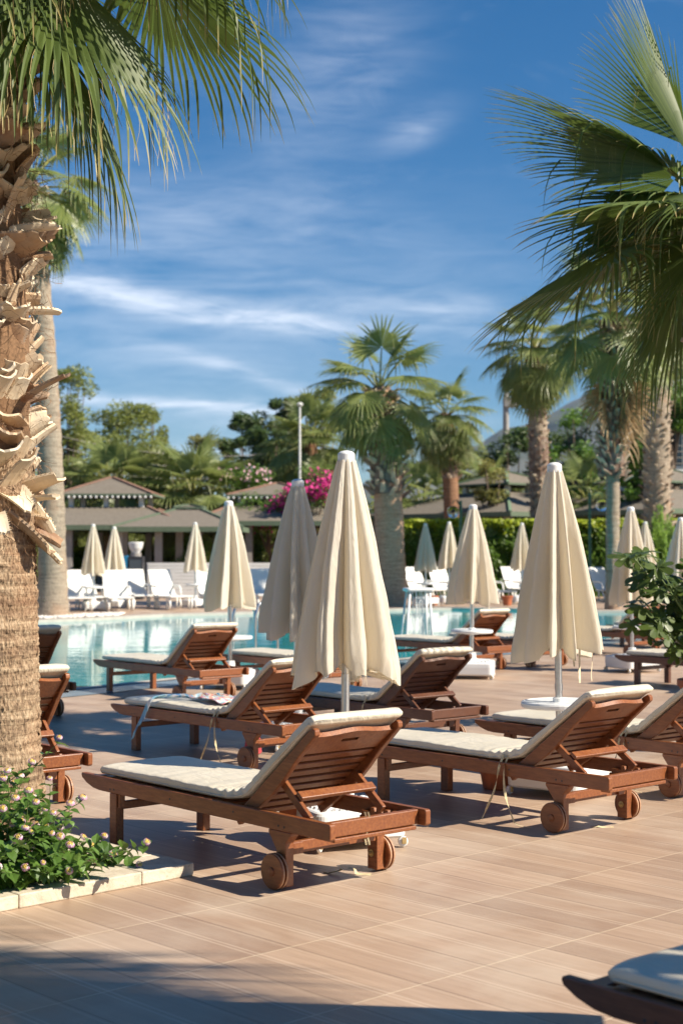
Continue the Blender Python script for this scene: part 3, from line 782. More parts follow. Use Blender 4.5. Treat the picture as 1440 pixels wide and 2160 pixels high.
PL = [
 (U0, 727, 7.55, .38, .985, 'largest closed cream umbrella, in the middle of the photo in front of the pool'),
 (U1, 1180, 9.09, 4.05, 1.0, 'closed cream umbrella with torn strips hanging from its hem, rising from a round white table'),
 (U2, 625, 11.2, .4, 1.0, 'closed cream umbrella with dappled shade, just left of the largest umbrella'),
 (U3, 487, 16.0, 1.3, 1.0, 'closed cream umbrella above the white round table at the pool edge'),
 (U3, 993, 17.3, 3.0, 1.0, 'closed cream umbrella standing behind the red-brown lounger with the hedge behind'),
 (U2, 1331, 18.2, 5.2, 1.0, 'closed shaded umbrella rising behind the fig leaves'),
 (U0, 1434, 24.0, 1.0, 1.0, 'closed umbrella cut by the right edge above the fig leaves'),
 (U1, 199, 36.6, 1.9, 1.06, 'far closed umbrella among white loungers, left one of the close pair'),
 (U2, 241, 38.2, 2.9, 1.04, 'far closed umbrella among white loungers, right one of the close pair'),
 (U3, 413, 38.5, .9, 1.10, 'far shaded closed umbrella before the low white slatted wall'),
 (U0, 120, 36.0, 4.0, .96, 'far closed umbrella mostly behind the tall grey palm trunk'),
 (U1, 897, 40.0, 2.4, 1.10, 'small far closed umbrella right of the central palm trunk, before the hedge'),
 (U3, 946, 41.0, 3.4, 1.13, 'small far closed umbrella between the leftmost hedge umbrella and the bigger one'),
 (U2, 1098, 41.5, .2, 1.12, 'small far closed umbrella before the hedge, partly behind the torn umbrella'),
 (U0, 1360, 42.0, 1.2, 1.14, 'narrow far closed umbrella glimpsed right of the shaded one, before the bright conifer'),
]
used = set()
for T, px, d, rz, sc, lab in PL:
    o = T if id(T) not in used else dup(T)
    used.add(id(T)); o.location = ((px-720)/3150*d, d, 0); o.rotation_euler = (.012*sin(px*1.7), .012*cos(px*2.3), rz); o.scale = (sc*(1+.05*sin(px)),)*2+(sc,); tag(o, lab, 'umbrella', GU)
# two more of the row stand outside the frame on the right and shade the corner of the deck
for (x, y, lab) in ((1.75, 4.12, 'closed umbrella just outside the right edge beside the nearest lounger'), (2.55, 3.42, 'closed umbrella outside the frame at lower right')):
    o = dup(U1); o.location = (x, y, 0); o.rotation_euler = (0,0,1); o.scale = (1,1,1); tag(o, lab, 'umbrella', GU)

# ---------------------------------------------------------------- pots
def pot(name, loc, s, label, grp=None):
    m = MB(); m.lathe([(.075,0),(.085,.01),(.112,.165),(.124,.168),(.126,.20),(.114,.202),(.108,.18),(.08,.05)], 28)
    o = m.build(name, M['terracotta'], smooth=False, loc=loc); o.scale = (s,s,s); return tag(o, label, 'pot', grp)
pot('flower_pot', (-.20, 7.62, 0), 1.1, 'terracotta pot under the backrest of the nearest whole lounger', 'terracotta pots')
pot('flower_pot', (.955, 9.25, 0), 1.0, 'terracotta pot on the deck beside the white umbrella base, behind ribbons', 'terracotta pots')
pot('flower_pot', (2.45, 40.2, 0), 1.3, 'far terracotta pot below the hedge, near the white stand', 'terracotta pots')
pot('flower_pot', (4.45, 40.2, 0), 1.3, 'far terracotta pot just left of the torn umbrella', 'terracotta pots')
# ---------------------------------------------------------------- loose ribbon on the floor below the base
rb = MB()
for j, (x0, y0, a) in enumerate(((.0, 6.80, 2.4), (.03, 6.82, -.6), (1.32, 7.95, .2))):
    pts = [Vector((x0+cos(a)*t*.12+.01*sin(t*9), y0+sin(a)*t*.06, .004+.05*max(0, .5-t) if j < 2 else .004+.004*sin(t*6))) for t in [i/9 for i in range(10)]]
    vs = []
    for i, q in enumerate(pts): wv = Vector((-sin(a), cos(a), .4))*.008; vs += [q-wv, q+wv]
    rb.add(vs, [(2*i, 2*i+1, 2*i+3, 2*i+2) for i in range(9)])
    if j == 1: tag(rb.build('cushion_ribbon', M['ribbon']), 'loose cream ribbon lying under the end of the nearest whole lounger', 'ribbon'); rb = MB()
tag(rb.build('cushion_ribbon', M['ribbon']), 'cream ribbon lying on the deck under the lounger with the two hanging ribbons', 'ribbon')
rb = MB()
for x0, h0 in ((.0, .36), (.014, .35)):
    p0 = lw(0, 1.915, -.05, .322); vs = []
    for i in range(10):
        t = i/9; q = p0+Vector((x0+.006*sin(t*8), .01*sin(t*5), .02*max(0,(1-t)**2)-.12*t)); q.z = max(q.z, .02); vs += [q-Vector((.004,0,0)), q+Vector((.004,0,0))]
    rb.add(vs, [(2*i, 2*i+1, 2*i+3, 2*i+2) for i in range(9)])
tag(rb.build('knotted_ribbon', M['ribbon']), 'cream ribbon tied round the rear end of the nearest whole lounger', 'ribbon')

# ---------------------------------------------------------------- white plastic loungers across the pool
def make_white():
    root = empty('plastic_lounger')
    def shell(pts, wd, th, name, mat=M['chair_plastic']):
        m = MB(); n = len(pts); poly = []
        for i, (x, z) in enumerate(pts): poly.append((x, z))
        for i in reversed(range(n)):
            a = Vector(pts[max(i-1,0)]); b = Vector(pts[min(i+1,n-1)]); d = (b-a).normalized(); poly.append((pts[i][0]+d[1]*th, pts[i][1]-d[0]*th))
        m.prism(poly, -wd/2, wd/2); return m.build(name, mat, root, bevel=.01, recalc=True)
    shell([(.0,.34),(.10,.36),(.5,.345),(.95,.335),(1.12,.345),(1.22,.38)], .60, .03, 'seat')
    shell([(1.20,.36),(1.30,.43),(1.42,.60),(1.55,.82),(1.63,.95),(1.68,.99)], .60, .028, 'backrest')
    for sg in (-1, 1):
        m = MB(); y = sg*.31
        m.tube([(1.45,y,.60),(1.30,y,.57),(1.05,y,.575),(.95,y,.54),(.90,y,.42),(.86,y,.30)], [.022,.026,.028,.026,.022,.02], 8)
        m.build('armrest', M['chair_plastic'], root, smooth=True)
        m = MB(); m.tube([(0.02,y*.93,.33),(1.25,y*.93,.32)], .024, 8); m.build('side_rail', M['chair_plastic'], root, smooth=True)
        for xa, xb, xc in ((.12,.05,.30),(.95,.82,1.12)):
            m = MB(); m.tube([(xa,y*.93,.31),(xb+.02,y*.93,.12),(xb+.06,y*.93,.02)], [.03,.026,.022], 8); m.tube([(xa+.16,y*.93,.31),(xc+.0,y*.93,.02)], [.026,.02], 8)
            m.tube([(xb+.05,y*.93,.03),(xc,y*.93,.03)], .018, 6)
            m.build('leg', M['chair_plastic'], root, smooth=True)
    return root
WT = make_white(); first = True
whites = [(148, 37.2, 0, 'white plastic lounger partly behind the tall grey palm trunk'),
          (176, 38.0, .1, 'white plastic lounger left of the far pair of umbrellas'),
          (243, 37.4, -.1, 'brightest white plastic lounger under the right one of the far umbrella pair'),
          (282, 39.2, 0, 'white plastic lounger with a mottled shadow on its back, beside the brightest one'),
          (340, 38.3, .12, 'shaded white plastic lounger alone before the slatted wall'),
          (436, 39.5, .1, 'white plastic lounger behind the umbrella at the slatted wall'),
          (545, 39.8, -.1, 'white plastic lounger seen between the two left umbrellas'),
          (572, 41.0, -.1, 'white plastic lounger just left of the dappled umbrella'),
          (872, 44.5, .15, 'white plastic lounger next to the central palm trunk before the hedge'),
          (925, 44.8, .1, 'white plastic lounger below the second small hedge umbrella'),
          (1078, 45.5, 0, 'white plastic lounger behind the left side of the torn umbrella'),
          (1108, 46.5, 0, 'white plastic lounger hidden mostly by the torn umbrella'),
          (1262, 44.0, .1, 'white plastic lounger beside the slim grey palm trunk'),
          (1020, 43.0, .0, 'white plastic lounger behind the head of the red-brown lounger')]
for px, d, dr, lab in whites:
    o = WT if first else dup(WT); first = False
    rz = TH0+pi-.36+dr; fx = Vector((cos(rz), sin(rz)))
    bx = (px-720)/3150*d
    o.rotation_euler = (0,0,rz); o.location = (bx-fx.x*1.5, d-fx.y*1.5, 0); tag(o, lab, 'plastic lounger', 'white plastic loungers across the pool')

# white stand with strings, pool ladder, low wall and bar things
st = empty('string_stand', (1.07, 20.9, 0), .2, 'white splay-legged stand with strings hanging from its top, behind the red-brown lounger', 'stand')
m = MB(); rounded_box(m, .40, .30, .90, .95, .05); m.build('top', M['white_plastic'], st)
for sx, sy in ((-1,-1),(-1,1),(1,-1),(1,1)):
    m = MB(); m.tube([(sx*.14, sy*.10, .90), (sx*(.24 if sx < 0 else .17), sy*.17, .0)], .016, 8); m.build('leg', M['white_plastic'], st, smooth=True)
m = MB(); rs = random.Random(3)
for i in range(16):
    x = rs.uniform(-.13,.10); y = rs.uniform(-.1,.1); m.tube([(x,y,.9),(x+rs.uniform(-.02,.02),y,.6),(x+rs.uniform(-.05,.05),y,.3),(x+rs.uniform(-.04,.04),y,rs.uniform(.05,.3))], .0035, 4)
m.build('strings', M['white_paint'], st)
lad = empty('pool_handrail', (-1.16, 17.9, 0), .7, 'chrome pool handrail curving at the edge, right of the pool-edge umbrella', 'handrail')
for sy in (-.22, .22):
    m = MB(); m.tube([(0,sy,0),(0,sy,.70),(.04,sy,.82),(.14,sy,.88),(.26,sy,.84),(.32,sy,.72),(.33,sy,.3),(.33,sy,-.2)], .019, 10); m.build('rail', M['steel'], lad, smooth=True)
m = MB(); a = px_at(312,1188,46); b_ = px_at(580,1188,46)
for k in range(10): m.box(a.x, b_.x, 46, 46.05, .06+k*.105, .155+k*.105)
for xx in [a.x+(b_.x-a.x)*i/5 for i in range(6)]: m.box(xx-.04, xx+.04, 46.052, 46.12, 0, 1.10)
tag(m.build('slatted_wall', M['white_paint']), 'low white slatted wall behind the white loungers', 'wall')
cab = empty('drinks_cabinet', (px_at(286,1200,45).x, 45, 0), 0, 'black glass-front cabinet under the pavilion roof, beside a blue panel', 'cabinet')
m = MB(); m.box(-.22,.22,0,.5,0,1.30); m.build('body', M['dark_metal'], cab, bevel=.01)
m = MB(); m.box(-.18,.18,-.02,-.003,.3,1.2); m.build('door', M['glass_dark'], cab)
m = MB(); m.box(0,.16,0,.3,0,1.32); tag(m.build('blue_panel', M['blue_panel'], loc=(px_at(258,1200,45).x, 45, 0)), 'blue upright panel left of the black cabinet', 'panel')
fl = empty('funnel_lamp', (px_at(287,1150,46.5).x, 46.5, 0), 0, 'white funnel-shaped lamp on a grey column above the black cabinet', 'lamp')
m = MB(); m.lathe([(.17,0),(.17,1.4)], 16); m.build('column', M['concrete'], fl)
m = MB(); m.lathe([(.12,1.40),(.20,1.55),(.24,1.72),(.22,1.74)], 20); m.build('lamp_shade', M['white_paint'], fl)

# ---------------------------------------------------------------- fan palms
def frond_mesh(elev, seed, Lp=1.1, Lb=1.05, N=34, droop=1.0, bend=25, mat='palm_leaf', dead=0, threads=0, fold=.16, spread=128, wilt=.25):
    rnd = random.Random(seed); m = MB(); K = 9
    e = elev; p = Vector((0,0,0)); pts = [p.copy()]
    for i in range(K):
        p = p+Vector((cos(e), 0, sin(e)))*(Lp/K); pts.append(p.copy()); e -= radians(bend)/K*(.5+i/K)
    m.cur = 1; m.tube(pts, [.030-.016*i/K for i in range(K+1)], 6, val=.4); m.cur = 0
    e -= radians(8); d = Vector((cos(e), 0, sin(e))); s = Vector((0,1,0)); n = Vector((-sin(e), 0, cos(e))); Hh = pts[-1]
    Nn = N; ph = radians(spread); dphi = 2*ph/Nn
    tj = .46; ts = [.03,.16,.30,.46,.58,.68,.77,.85,.92,1.0]
    def ldirf(phi, t):
        a = d*cos(phi)+s*sin(phi)
        a = a-n*(fold*abs(sin(phi))*1.0)-n*(.30*t*t*max(0, cos(phi)))       # the costa curves the blade over
        return a.normalized()
    def Llen(phi): return Lb*(.66+.34*cos(phi*.62))
    G = Vector((0,0,-1))
    for i in range(Nn):
        phi = -ph+(i+.5)*dphi+rnd.uniform(-.15,.15)*dphi
        Ls = Llen(phi)*rnd.uniform(.93,1.06); ks = droop*rnd.uniform(.5,1.5); brk = rnd.random() < wilt*droop; bt = rnd.uniform(.5,.72)
        hw0 = dphi*.5*Llen(phi)*tj*1.02; tone = rnd.uniform(.15,.75)
        if dead: tone = rnd.uniform(.2,.9)
        vs = []; vals = []; q = None; dr = None
        tw = rnd.uniform(-.5,.5)
        for t in ts:
            if t <= tj+1e-6:
                r = t*Llen(phi); c = Hh+ldirf(phi, t)*r-Vector((0,0,.10*droop*t*t*Lb*.4)); hw = dphi*.5*r*1.03; sd = ldirf(phi+.01, t)-ldirf(phi-.01, t); sd.normalize()
                dr = ldirf(phi, t); q = c.copy(); tl = t; vs += [c-sd*hw, c+n*hw*.75, c+sd*hw]
            else:
                dt = (t-tl)*Ls; tl = t
                gk = ks*(t-tj)*1.05+(2.6 if brk and t > bt else 0)
                dr = (dr+G*gk*.42).normalized()
                q = q+dr*dt; f = (1-(t-tj)/(1-tj)); hw = hw0*(f**.75)*.92+.0006
                sd2 = (sd+Vector((0,0,tw*(t-tj)))).normalized(); nn = dr.cross(sd2).normalized()*-1
                vs += [q-sd2*hw, q+nn*hw*.5, q+sd2*hw]
            tip = .78+.22*max(0, (t-.80)/.2) if (t > .8 and rnd.random() < .8) else None
            vals += [tone if tip is None else tip]*3
        nf = len(ts)
        fs = []
        for k in range(nf-1): fs += [(3*k, 3*k+1, 3*k+4, 3*k+3), (3*k+1, 3*k+2, 3*k+5, 3*k+4)]
        m.add(vs, fs, vals)
        if threads and rnd.random() < threads:
            q2 = Vector(vs[3*4]); dr2 = ldirf(phi, .5); v2 = []
            w = .0012
            for k in range(9):
                v2 += [q2-s*w, q2+s*w]; dr2 = (dr2+G*.45+Vector((rnd.uniform(-.3,.3), rnd.uniform(-.3,.3), 0))).normalized(); q2 = q2+dr2*.045
            m.add(v2, [(2*k, 2*k+1, 2*k+3, 2*k+2) for k in range(8)], .99)
    return m.mesh('frond', [M['palm_dead' if dead else mat], M['petiole'] if not dead else M['palm_dead']])

ELS = [75, 52, 30, 8, -18, -45]
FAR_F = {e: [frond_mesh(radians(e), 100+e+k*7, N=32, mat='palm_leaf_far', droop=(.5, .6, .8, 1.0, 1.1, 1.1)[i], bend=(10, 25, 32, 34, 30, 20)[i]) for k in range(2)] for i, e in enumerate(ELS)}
NEAR_F = {e: [frond_mesh(radians(e), 200+e+k*7, N=40, droop=(.5, .7, .9, 1.2, 1.2, 1.0)[i], bend=(10, 25, 32, 34, 30, 20)[i], threads=.5) for k in range(2)] for i, e in enumerate(ELS)}
DEAD_F = [frond_mesh(radians(-70), 300+k, N=22, mat='palm_dead', dead=1, droop=1.6, bend=15, Lb=1.0, Lp=.7, fold=1.4, spread=100) for k in range(3)]

def boots(m, base, top, r0, r1, count, ln, wd, seed, lean=None, teeth=True, el=(25, 60), hi=4):
    """cut leaf bases spiralling up the trunk"""
    rnd = random.Random(seed); GA = 2.399963
    for i in range(count):
        f = i/count; z = base+(top-base)*f+rnd.uniform(-.02,.02); a = i*GA+rnd.uniform(-.18,.18); r = r0+(r1-r0)*f
        o = Vector((0,0,z))+(lean(z) if lean else Vector((0,0,0)))
        rad = Vector((cos(a), sin(a), 0)); tan = Vector((-sin(a), cos(a), 0)); el0 = radians(rnd.uniform(*el)); L_ = ln*rnd.uniform(.6,1.25); W_ = wd*rnd.uniform(.75,1.15)
        rl = rnd.uniform(-.7,.7); tone = rnd.uniform(.0,.95); yaw = rnd.uniform(-.75,.75); up = Vector((0,0,1))
        nu = 5 if hi > 3 else 2; nv = 6 if hi > 3 else 2; th = .012 if hi > 3 else .03
        def P(u, v, lay):
            e = el0-.16*u+.0; d_ = (rad*cos(yaw)+tan*sin(yaw))*cos(e)+up*sin(e)
            nrm = -(rad*cos(yaw))*sin(e)+up*cos(e)+tan*rl
            sdv = d_.cross(nrm).normalized()
            w = W_*(1-.46*u)
            c = o+rad*(r*.80)+d_*(L_*u)
            curl = (v*v)*w*.20
            endj = .03*noise.noise(Vector((v*4, i*3.1, 0)))*(u > .9)
            return c+sdv*(v*w*.5)+nrm*(curl-lay*th)+d_*endj
        vs = [P(u/nu, -1+2*v/nv, lay) for lay in (0, 1) for u in range(nu+1) for v in range(nv+1)]; n0 = (nu+1)*(nv+1)
        fs = []
        for lay in (0, 1):
            for u in range(nu):
                for v in range(nv):
                    q = (u*(nv+1)+v, (u+1)*(nv+1)+v, (u+1)*(nv+1)+v+1, u*(nv+1)+v+1); fs.append(tuple(x+lay*n0 for x in (q if lay else q[::-1])))
        for u in range(nu):
            for v in (0, nv): a_ = u*(nv+1)+v; b_ = (u+1)*(nv+1)+v; fs.append((a_, b_, b_+n0, a_+n0))
        for v in range(nv): a_ = nu*(nv+1)+v; fs.append((a_, a_+1, a_+1+n0, a_+n0))
        vals = [min(1, max(0, tone+.25*(u/nu)-.1)) for lay in (0,1) for u in range(nu+1) for v in range(nv+1)]
        m.add(vs, fs, vals)
        if teeth:
            for sgn in (-1, 1):
                k = 0
                for t in [x/11 for x in range(2, 11)]:
                    p0 = P(t, sgn, .5); p1 = P(t+.05, sgn, .5); q = (p0+p1)/2+(P(t, sgn, 0)-P(t, sgn*.6, 0)).normalized()*rnd.uniform(.006,.013)+rad*.004
                    m.add([p0, p1, q], [(0,1,2)], .9)

def palm_trunk(name, H, r0, r1, parent, mat, lean=Vector((0,0,0)), flare=.25, seed=0, nz=60, na=24, rough=.012):
    m = MB(); off = Vector((seed*3.1, 0, 0))
    def f(u, v):
        a = 2*pi*v; z = H*u; r = (r0+(r1-r0)*u)*(1+flare*exp(-z/.45))
        r += rough*noise.noise(Vector((cos(a)*2, sin(a)*2, z*2))+off)+rough*.8*sin(z*24+noise.noise(Vector((z, a, 1)))*3)
        return Vector((lean.x*u*u+r*cos(a), lean.y*u*u+r*sin(a), z))
    m.grid(f, nz, na, .5); return m.build(name, mat, parent, smooth=True)

def make_palm(px, d, zc, label, r0=.30, r1=.22, boots_from=None, nb=90, br=.36, scale=1.0, seed=1, base_px=None, near=False, trunk='trunk_grey', nf=30, dead=0, cen=None, gmat='boot_dark', low=-50, group='fan palms', zb=0, bl=.26):
    rnd = random.Random(seed)
    cx = (px-720)/3150*d; bx = ((base_px or px)-720)/3150*d
    root = empty('fan_palm', (bx, d, 0), 0, label, 'palm tree', group)
    lean = Vector((cx-bx, 0, 0))
    palm_trunk('trunk', zc-.1, r0, r1, root, M[trunk], lean, seed=seed)
    lf = lambda z: lean*(z/zc)**2
    if boots_from is not None:
        m = MB(); boots(m, boots_from, zc-.15, br, br*.8, nb, bl, bl*.62, seed, lf, False, (35, 70), 2)
        core = []
        m.tube([Vector((0,0,z))+lf(z) for z in (boots_from+.1, (boots_from+zc)/2, zc)], [br*.86, br*.9, br*.6], 14, val=.05)
        m.build('leaf_bases', M[gmat], root)
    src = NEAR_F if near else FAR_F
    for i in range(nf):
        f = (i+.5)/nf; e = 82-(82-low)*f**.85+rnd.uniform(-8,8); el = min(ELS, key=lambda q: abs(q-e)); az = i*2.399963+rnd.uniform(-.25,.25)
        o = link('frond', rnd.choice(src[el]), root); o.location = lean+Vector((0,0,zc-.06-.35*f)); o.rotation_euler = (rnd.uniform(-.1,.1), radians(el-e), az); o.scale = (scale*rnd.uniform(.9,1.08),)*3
    for i in range(dead):
        o = link('dead_frond', DEAD_F[i%3], root); o.location = lean+Vector((0,0,zc-.95-rnd.uniform(0,1.0))); o.rotation_euler = (rnd.uniform(-.2,.2), rnd.uniform(-.1,.3), rnd.uniform(0,6.28)); o.scale = (scale*rnd.uniform(.8,1.2),)*3
    return root

make_palm(800, 40, 5.85, 'central fan palm with stout grey trunk rising behind the largest umbrella', r0=.40, r1=.36, boots_from=2.9, nb=170, br=.50, scale=1.02, seed=3, base_px=824, trunk='trunk_tan', nf=32, bl=.30, low=-56)
make_palm(940, 58, 6.8, 'smaller fan palm with slim brown trunk right of the central one', r0=.30, r1=.30, scale=1.0, seed=5, base_px=955, trunk='trunk_brown', nf=40, boots_from=4.2, nb=50, br=.36, low=-75)
make_palm(1128, 50, 8.3, 'fan palm with cross-hatched trunk between the small hedge umbrella and the tall skirted palm', r0=.34, r1=.30, boots_from=1.5, nb=230, br=.37, scale=1.02, seed=6, base_px=1140, nf=38, bl=.2, low=-75)
make_palm(1295, 37.6, 7.4, 'fan palm with smooth slim lower trunk and hanging skirt of dry tan leaves', r0=.17, r1=.17, boots_from=3.25, nb=230, br=.38, scale=1.1, seed=8, base_px=1291, nf=30, dead=16, bl=.24, low=-35)
make_palm(1385, 45, 8.9, 'fan palm nearest the right edge with thick scaly trunk before the white building', r0=.40, r1=.40, boots_from=1.6, nb=300, br=.43, scale=1.12, seed=9, nf=30, bl=.25, low=-75)
make_palm(62, 33, 9.7, 'very tall fan palm with long bare grey-brown trunk at the far left of the pool', r0=.32, r1=.20, scale=1.0, seed=12, base_px=112, nf=34, low=-72, boots_from=9.0, nb=26, br=.24)
# low palms in the background
make_palm(235, 63.2, 4.1, 'low fan palm behind the left pavilion roof lantern', r0=.3, r1=.3, scale=1.3, seed=14, nf=38, trunk='trunk_brown', low=-25)
make_palm(408, 62.5, 3.7, 'low spreading fan palm in the gap between the two left pavilions', r0=.3, r1=.3, scale=1.45, seed=15, nf=44, trunk='trunk_brown', low=-35)
make_palm(150, 64, 3.6, 'low fan palm right beside the tall grey trunk at left', r0=.3, r1=.3, scale=1.2, seed=16, nf=30, trunk='trunk_brown', low=-30)
make_palm(655, 66, 6.3, 'fan palm in the background just left of the central palm', r0=.3, r1=.3, scale=1.3, seed=17, nf=36, trunk='trunk_brown', low=-50)
make_palm(890, 64, 3.4, 'low fan palm behind the right pavilion, left of the brown trunk', r0=.3, r1=.3, scale=1.4, seed=18, nf=36, trunk='trunk_brown', low=-30)
make_palm(1235, 60, 3.6, 'low fan palm behind the right side of the torn umbrella', r0=.3, r1=.3, scale=1.2, seed=19, nf=26, trunk='trunk_brown', low=-30)
make_palm(1035, 64, 4.0, 'background fan palm below the grey tank tower', r0=.3, r1=.3, scale=1.1, seed=20, nf=24, trunk='trunk_brown', low=-40)

# foreground palm at the left edge
P1 = empty('fan_palm', (-1.72, 7.25, 0), 0, 'foreground palm at left edge with rough fibrous trunk and cut leaf bases', 'palm tree', 'fan palms')
m = MB(); o1 = Vector((4.2, 1.1, 0))
def p1f(u, v):
    a = 2*pi*v; z = -.02+1.95*u
    r = .240+.062*exp(-(max(z,0)/.6)**1.3)+.008*exp(-((z-1.1)/.3)**2)
    ring = noise.noise(Vector((z*17, a*.6, 0)))*.6+.4*sin(z*105+2*noise.noise(Vector((a*1.5, z*3, 4))))
    fib = noise.noise(Vector((a*26, z*44, 3)))*.6+noise.noise(Vector((a*60, z*40, 8)))*.5
    r += .0062*ring+.0068*fib+.006*noise.noise(Vector((a*3, z*4, 0)))
    if fib > .28: r += .004
    return Vector((-.02*u+r*cos(a), r*sin(a), z))
m.grid(p1f, 560, 420, .5); m.build('trunk', M['trunk_near'], P1, smooth=True)
# short fibres standing off the trunk
m = MB(); rs = random.Random(5)
for i in range(5200):
    a = rs.uniform(-2.6, .9); z = rs.uniform(.05, 1.6); r = .240+.062*exp(-(max(z,0)/.6)**1.3); p = Vector((r*cos(a), r*sin(a), z)); rd = Vector((cos(a), sin(a), 0)); tn = Vector((-sin(a), cos(a), 0))
    q = p+rd*rs.uniform(.004,.016)+Vector((0,0,rs.uniform(-.022,.022)))+tn*rs.uniform(-.01,.01); w = tn*rs.uniform(.0006,.0016)
    m.add([p-w-rd*.003, p+w-rd*.003, q], [(0,1,2)], rs.random())
m.build('trunk_fibres', M['trunk_near'], P1)
m = MB()
lean1 = lambda z: Vector((-.02-.02*z, 0, 0))
boots(m, 1.72, 3.85, .275, .22, 250, .200, .215, 41, lean1, True, (26, 72), 5)
# lower, older, drooping husks
boots(m, 1.55, 1.80, .27, .27, 22, .22, .15, 77, lean1, True, (-45, 20), 5)
boots(m, 2.15, 3.3, .27, .25, 7, .36, .10, 78, lean1, True, (14, 30), 5)
m.build('leaf_bases', M['boot'], P1)
m = MB(); m.tube([Vector((-.03,0,1.5)), Vector((-.05,0,2.6)), Vector((-.09,0,3.7)), Vector((-.1,0,4.25))], [.25,.245,.20,.12], 30, val=.1)
m.build('upper_trunk', M['fiber'], P1, smooth=True)
m = MB()
for i in range(2600):
    z = 1.5+2.3*rs.random(); a = rs.uniform(-3.1, 1.2); r = .24+.10*rs.random(); p = Vector((r*cos(a)-.05, r*sin(a), z)); pts = [p]; dv = Vector((rs.uniform(-1,1), rs.uniform(-1,1), rs.uniform(-1,.6))).normalized()
    if z < 1.72: dv = Vector((cos(a)*.3, sin(a)*.3, -1)).normalized()
    w = Vector((rs.uniform(-1,1), rs.uniform(-1,1), rs.uniform(-1,1))).normalized()*rs.uniform(.0006,.0018); vs = [p-w, p+w]
    for k in range(4): dv = (dv+Vector((rs.uniform(-.6,.6), rs.uniform(-.6,.6), rs.uniform(-.6,.4)))).normalized(); p = p+dv*.022; vs += [p-w, p+w]
    m.add(vs, [(2*k, 2*k+1, 2*k+3, 2*k+2) for k in range(4)], rs.random())
m.build('loose_fibres', M['fiber'], P1)
ZC = 4.36
def near_frond(root, az, el, sc, seed, lp, lb, zc, droop=1.2, bend=30, off=(0,0), n=62, threads=.5, roll=0, wilt=.3, spread=128, fold=.16):
    me = frond_mesh(radians(el), seed, Lp=lp, Lb=lb, N=n, droop=droop, bend=bend, threads=threads, wilt=wilt, spread=spread, fold=fold)
    o = link('frond', me, root); o.location = (-.10+off[0], off[1], zc); o.rotation_euler = (roll, 0, radians(az)); o.scale = (sc,)*3; return o
#                az   el
for az, el, seed, lp, lb, dz, dr, bd in (
        (-12, 28, 401, .95, 1.05, .05, 1.5, 42), (-38, -8, 402, .70, 1.10, -.05, 1.6, 34), (-62, -14, 403, .55, .95, -.05, 1.6, 30), (22, 18, 404, .95, 1.10, .0, 1.5, 40),
        (-25, 55, 405, 1.0, 1.1, .1, 1.1, 30), (5, -26, 407, .55, 1.05, -.10, 1.5, 26), (-90, 5, 408, .6, 1.0, 0, 1.4, 34),
        (95, 20, 409, .9, 1.0, .05, 1.2, 30), (150, 25, 410, .9, 1.0, .05, 1.2, 30), (200, 10, 411, .9, 1.0, 0, 1.2, 30), (245, 25, 412, .9, 1.0, 0, 1.2, 30), (300, 60, 413, .9, 1.0, .1, .8, 20), (120, 65, 414, .9, 1.0, .1, .8, 20),
        (40, 50, 415, .95, 1.05, .1, 1.0, 30), (-50, 30, 416, .8, 1.0, .0, 1.5, 40)):
    near_frond(P1, az, el, 1.0, seed, lp, lb, ZC+dz, dr, bd)
# two cut petioles poking out on the right
m = MB(); m.cur = 0
m.tube([(-.1,-.1,3.75),(.05,-.22,3.81),(.20,-.30,3.82),(.30,-.34,3.80)], [.030,.026,.022,.020], 8); m.tube([(-.1,-.12,3.55),(.02,-.24,3.60),(.10,-.30,3.63)], [.032,.03,.026], 8)
m.build('cut_petiole', M['petiole'], P1, smooth=True)

# foreground palm out of frame at right, its crown reaching in
P2 = empty('fan_palm', (2.96, 11.0, 0), 0, 'right foreground palm whose big drooping fans reach in from the edge', 'palm tree', 'fan palms')
palm_trunk('trunk', 4.0, .26, .22, P2, M['trunk_grey'], seed=30)
m = MB(); boots(m, 2.6, 3.95, .27, .25, 80, .26, .16, 51, None, False, (30, 60), 2); m.build('leaf_bases', M['boot_dark'], P2)
for az, el, seed, lp, lb, dz, dr, bd, wi in (
        
        (228, -5, 506, .5, 1.0, -.1, 1.0, 30, .4),
        (250, 20, 508, .7, 1.1, 0, 1, 30, .2), (290, 10, 509, .8, 1.1, 0, 1, 30, .2), (330, 25, 510, .8, 1.1, 0, 1, 30, .2), (10, 5, 511, .9, 1.1, 0, 1, 30, .2), (50, 25, 512, .9, 1.1, 0, 1, 30, .2), (90, 10, 513, .8, 1.1, 0, 1, 30, .2), (130, 20, 514, .8, 1.1, 0, 1, 30, .2), (140, -25, 516, .6, 1.1, -.15, 1.0, 25, .3)):
    near_frond(P2, az, el, 1.0, seed, lp, lb, 3.92+dz, dr, bd, off=(.10,0), threads=.3, wilt=wi, n=58, spread={501:80, 504:62}.get(seed, 128))
def frond_at(root, px, py, d, az, e_end, seed, lp, lb, spread, droop, bend, wilt, n=46, roll=0):
    el = e_end+8+.944*bend; e = radians(el); p = Vector((0,0,0))
    for i in range(9): p = p+Vector((cos(e), 0, sin(e)))*(lp/9); e -= radians(bend)/9*(.5+i/9)
    me = frond_mesh(radians(el), seed, Lp=lp, Lb=lb, N=n, droop=droop, bend=bend, threads=.3, wilt=wilt, spread=spread)
    o = link('frond', me, root); o.rotation_euler = (0, 0, radians(az)); h = Matrix.Rotation(radians(az), 3, 'Z') @ p; o.location = px_at(px, py, d)-Vector(root.location)-h; return o
frond_at(P2, 1400, 428, 10.7, 200, -2, 601, .9, 1.16, 125, .50, 24, .35)
frond_at(P2, 1412, 352, 11.0, 178, 30, 602, .8, 1.50, 62, .35, 12, .18, 46)
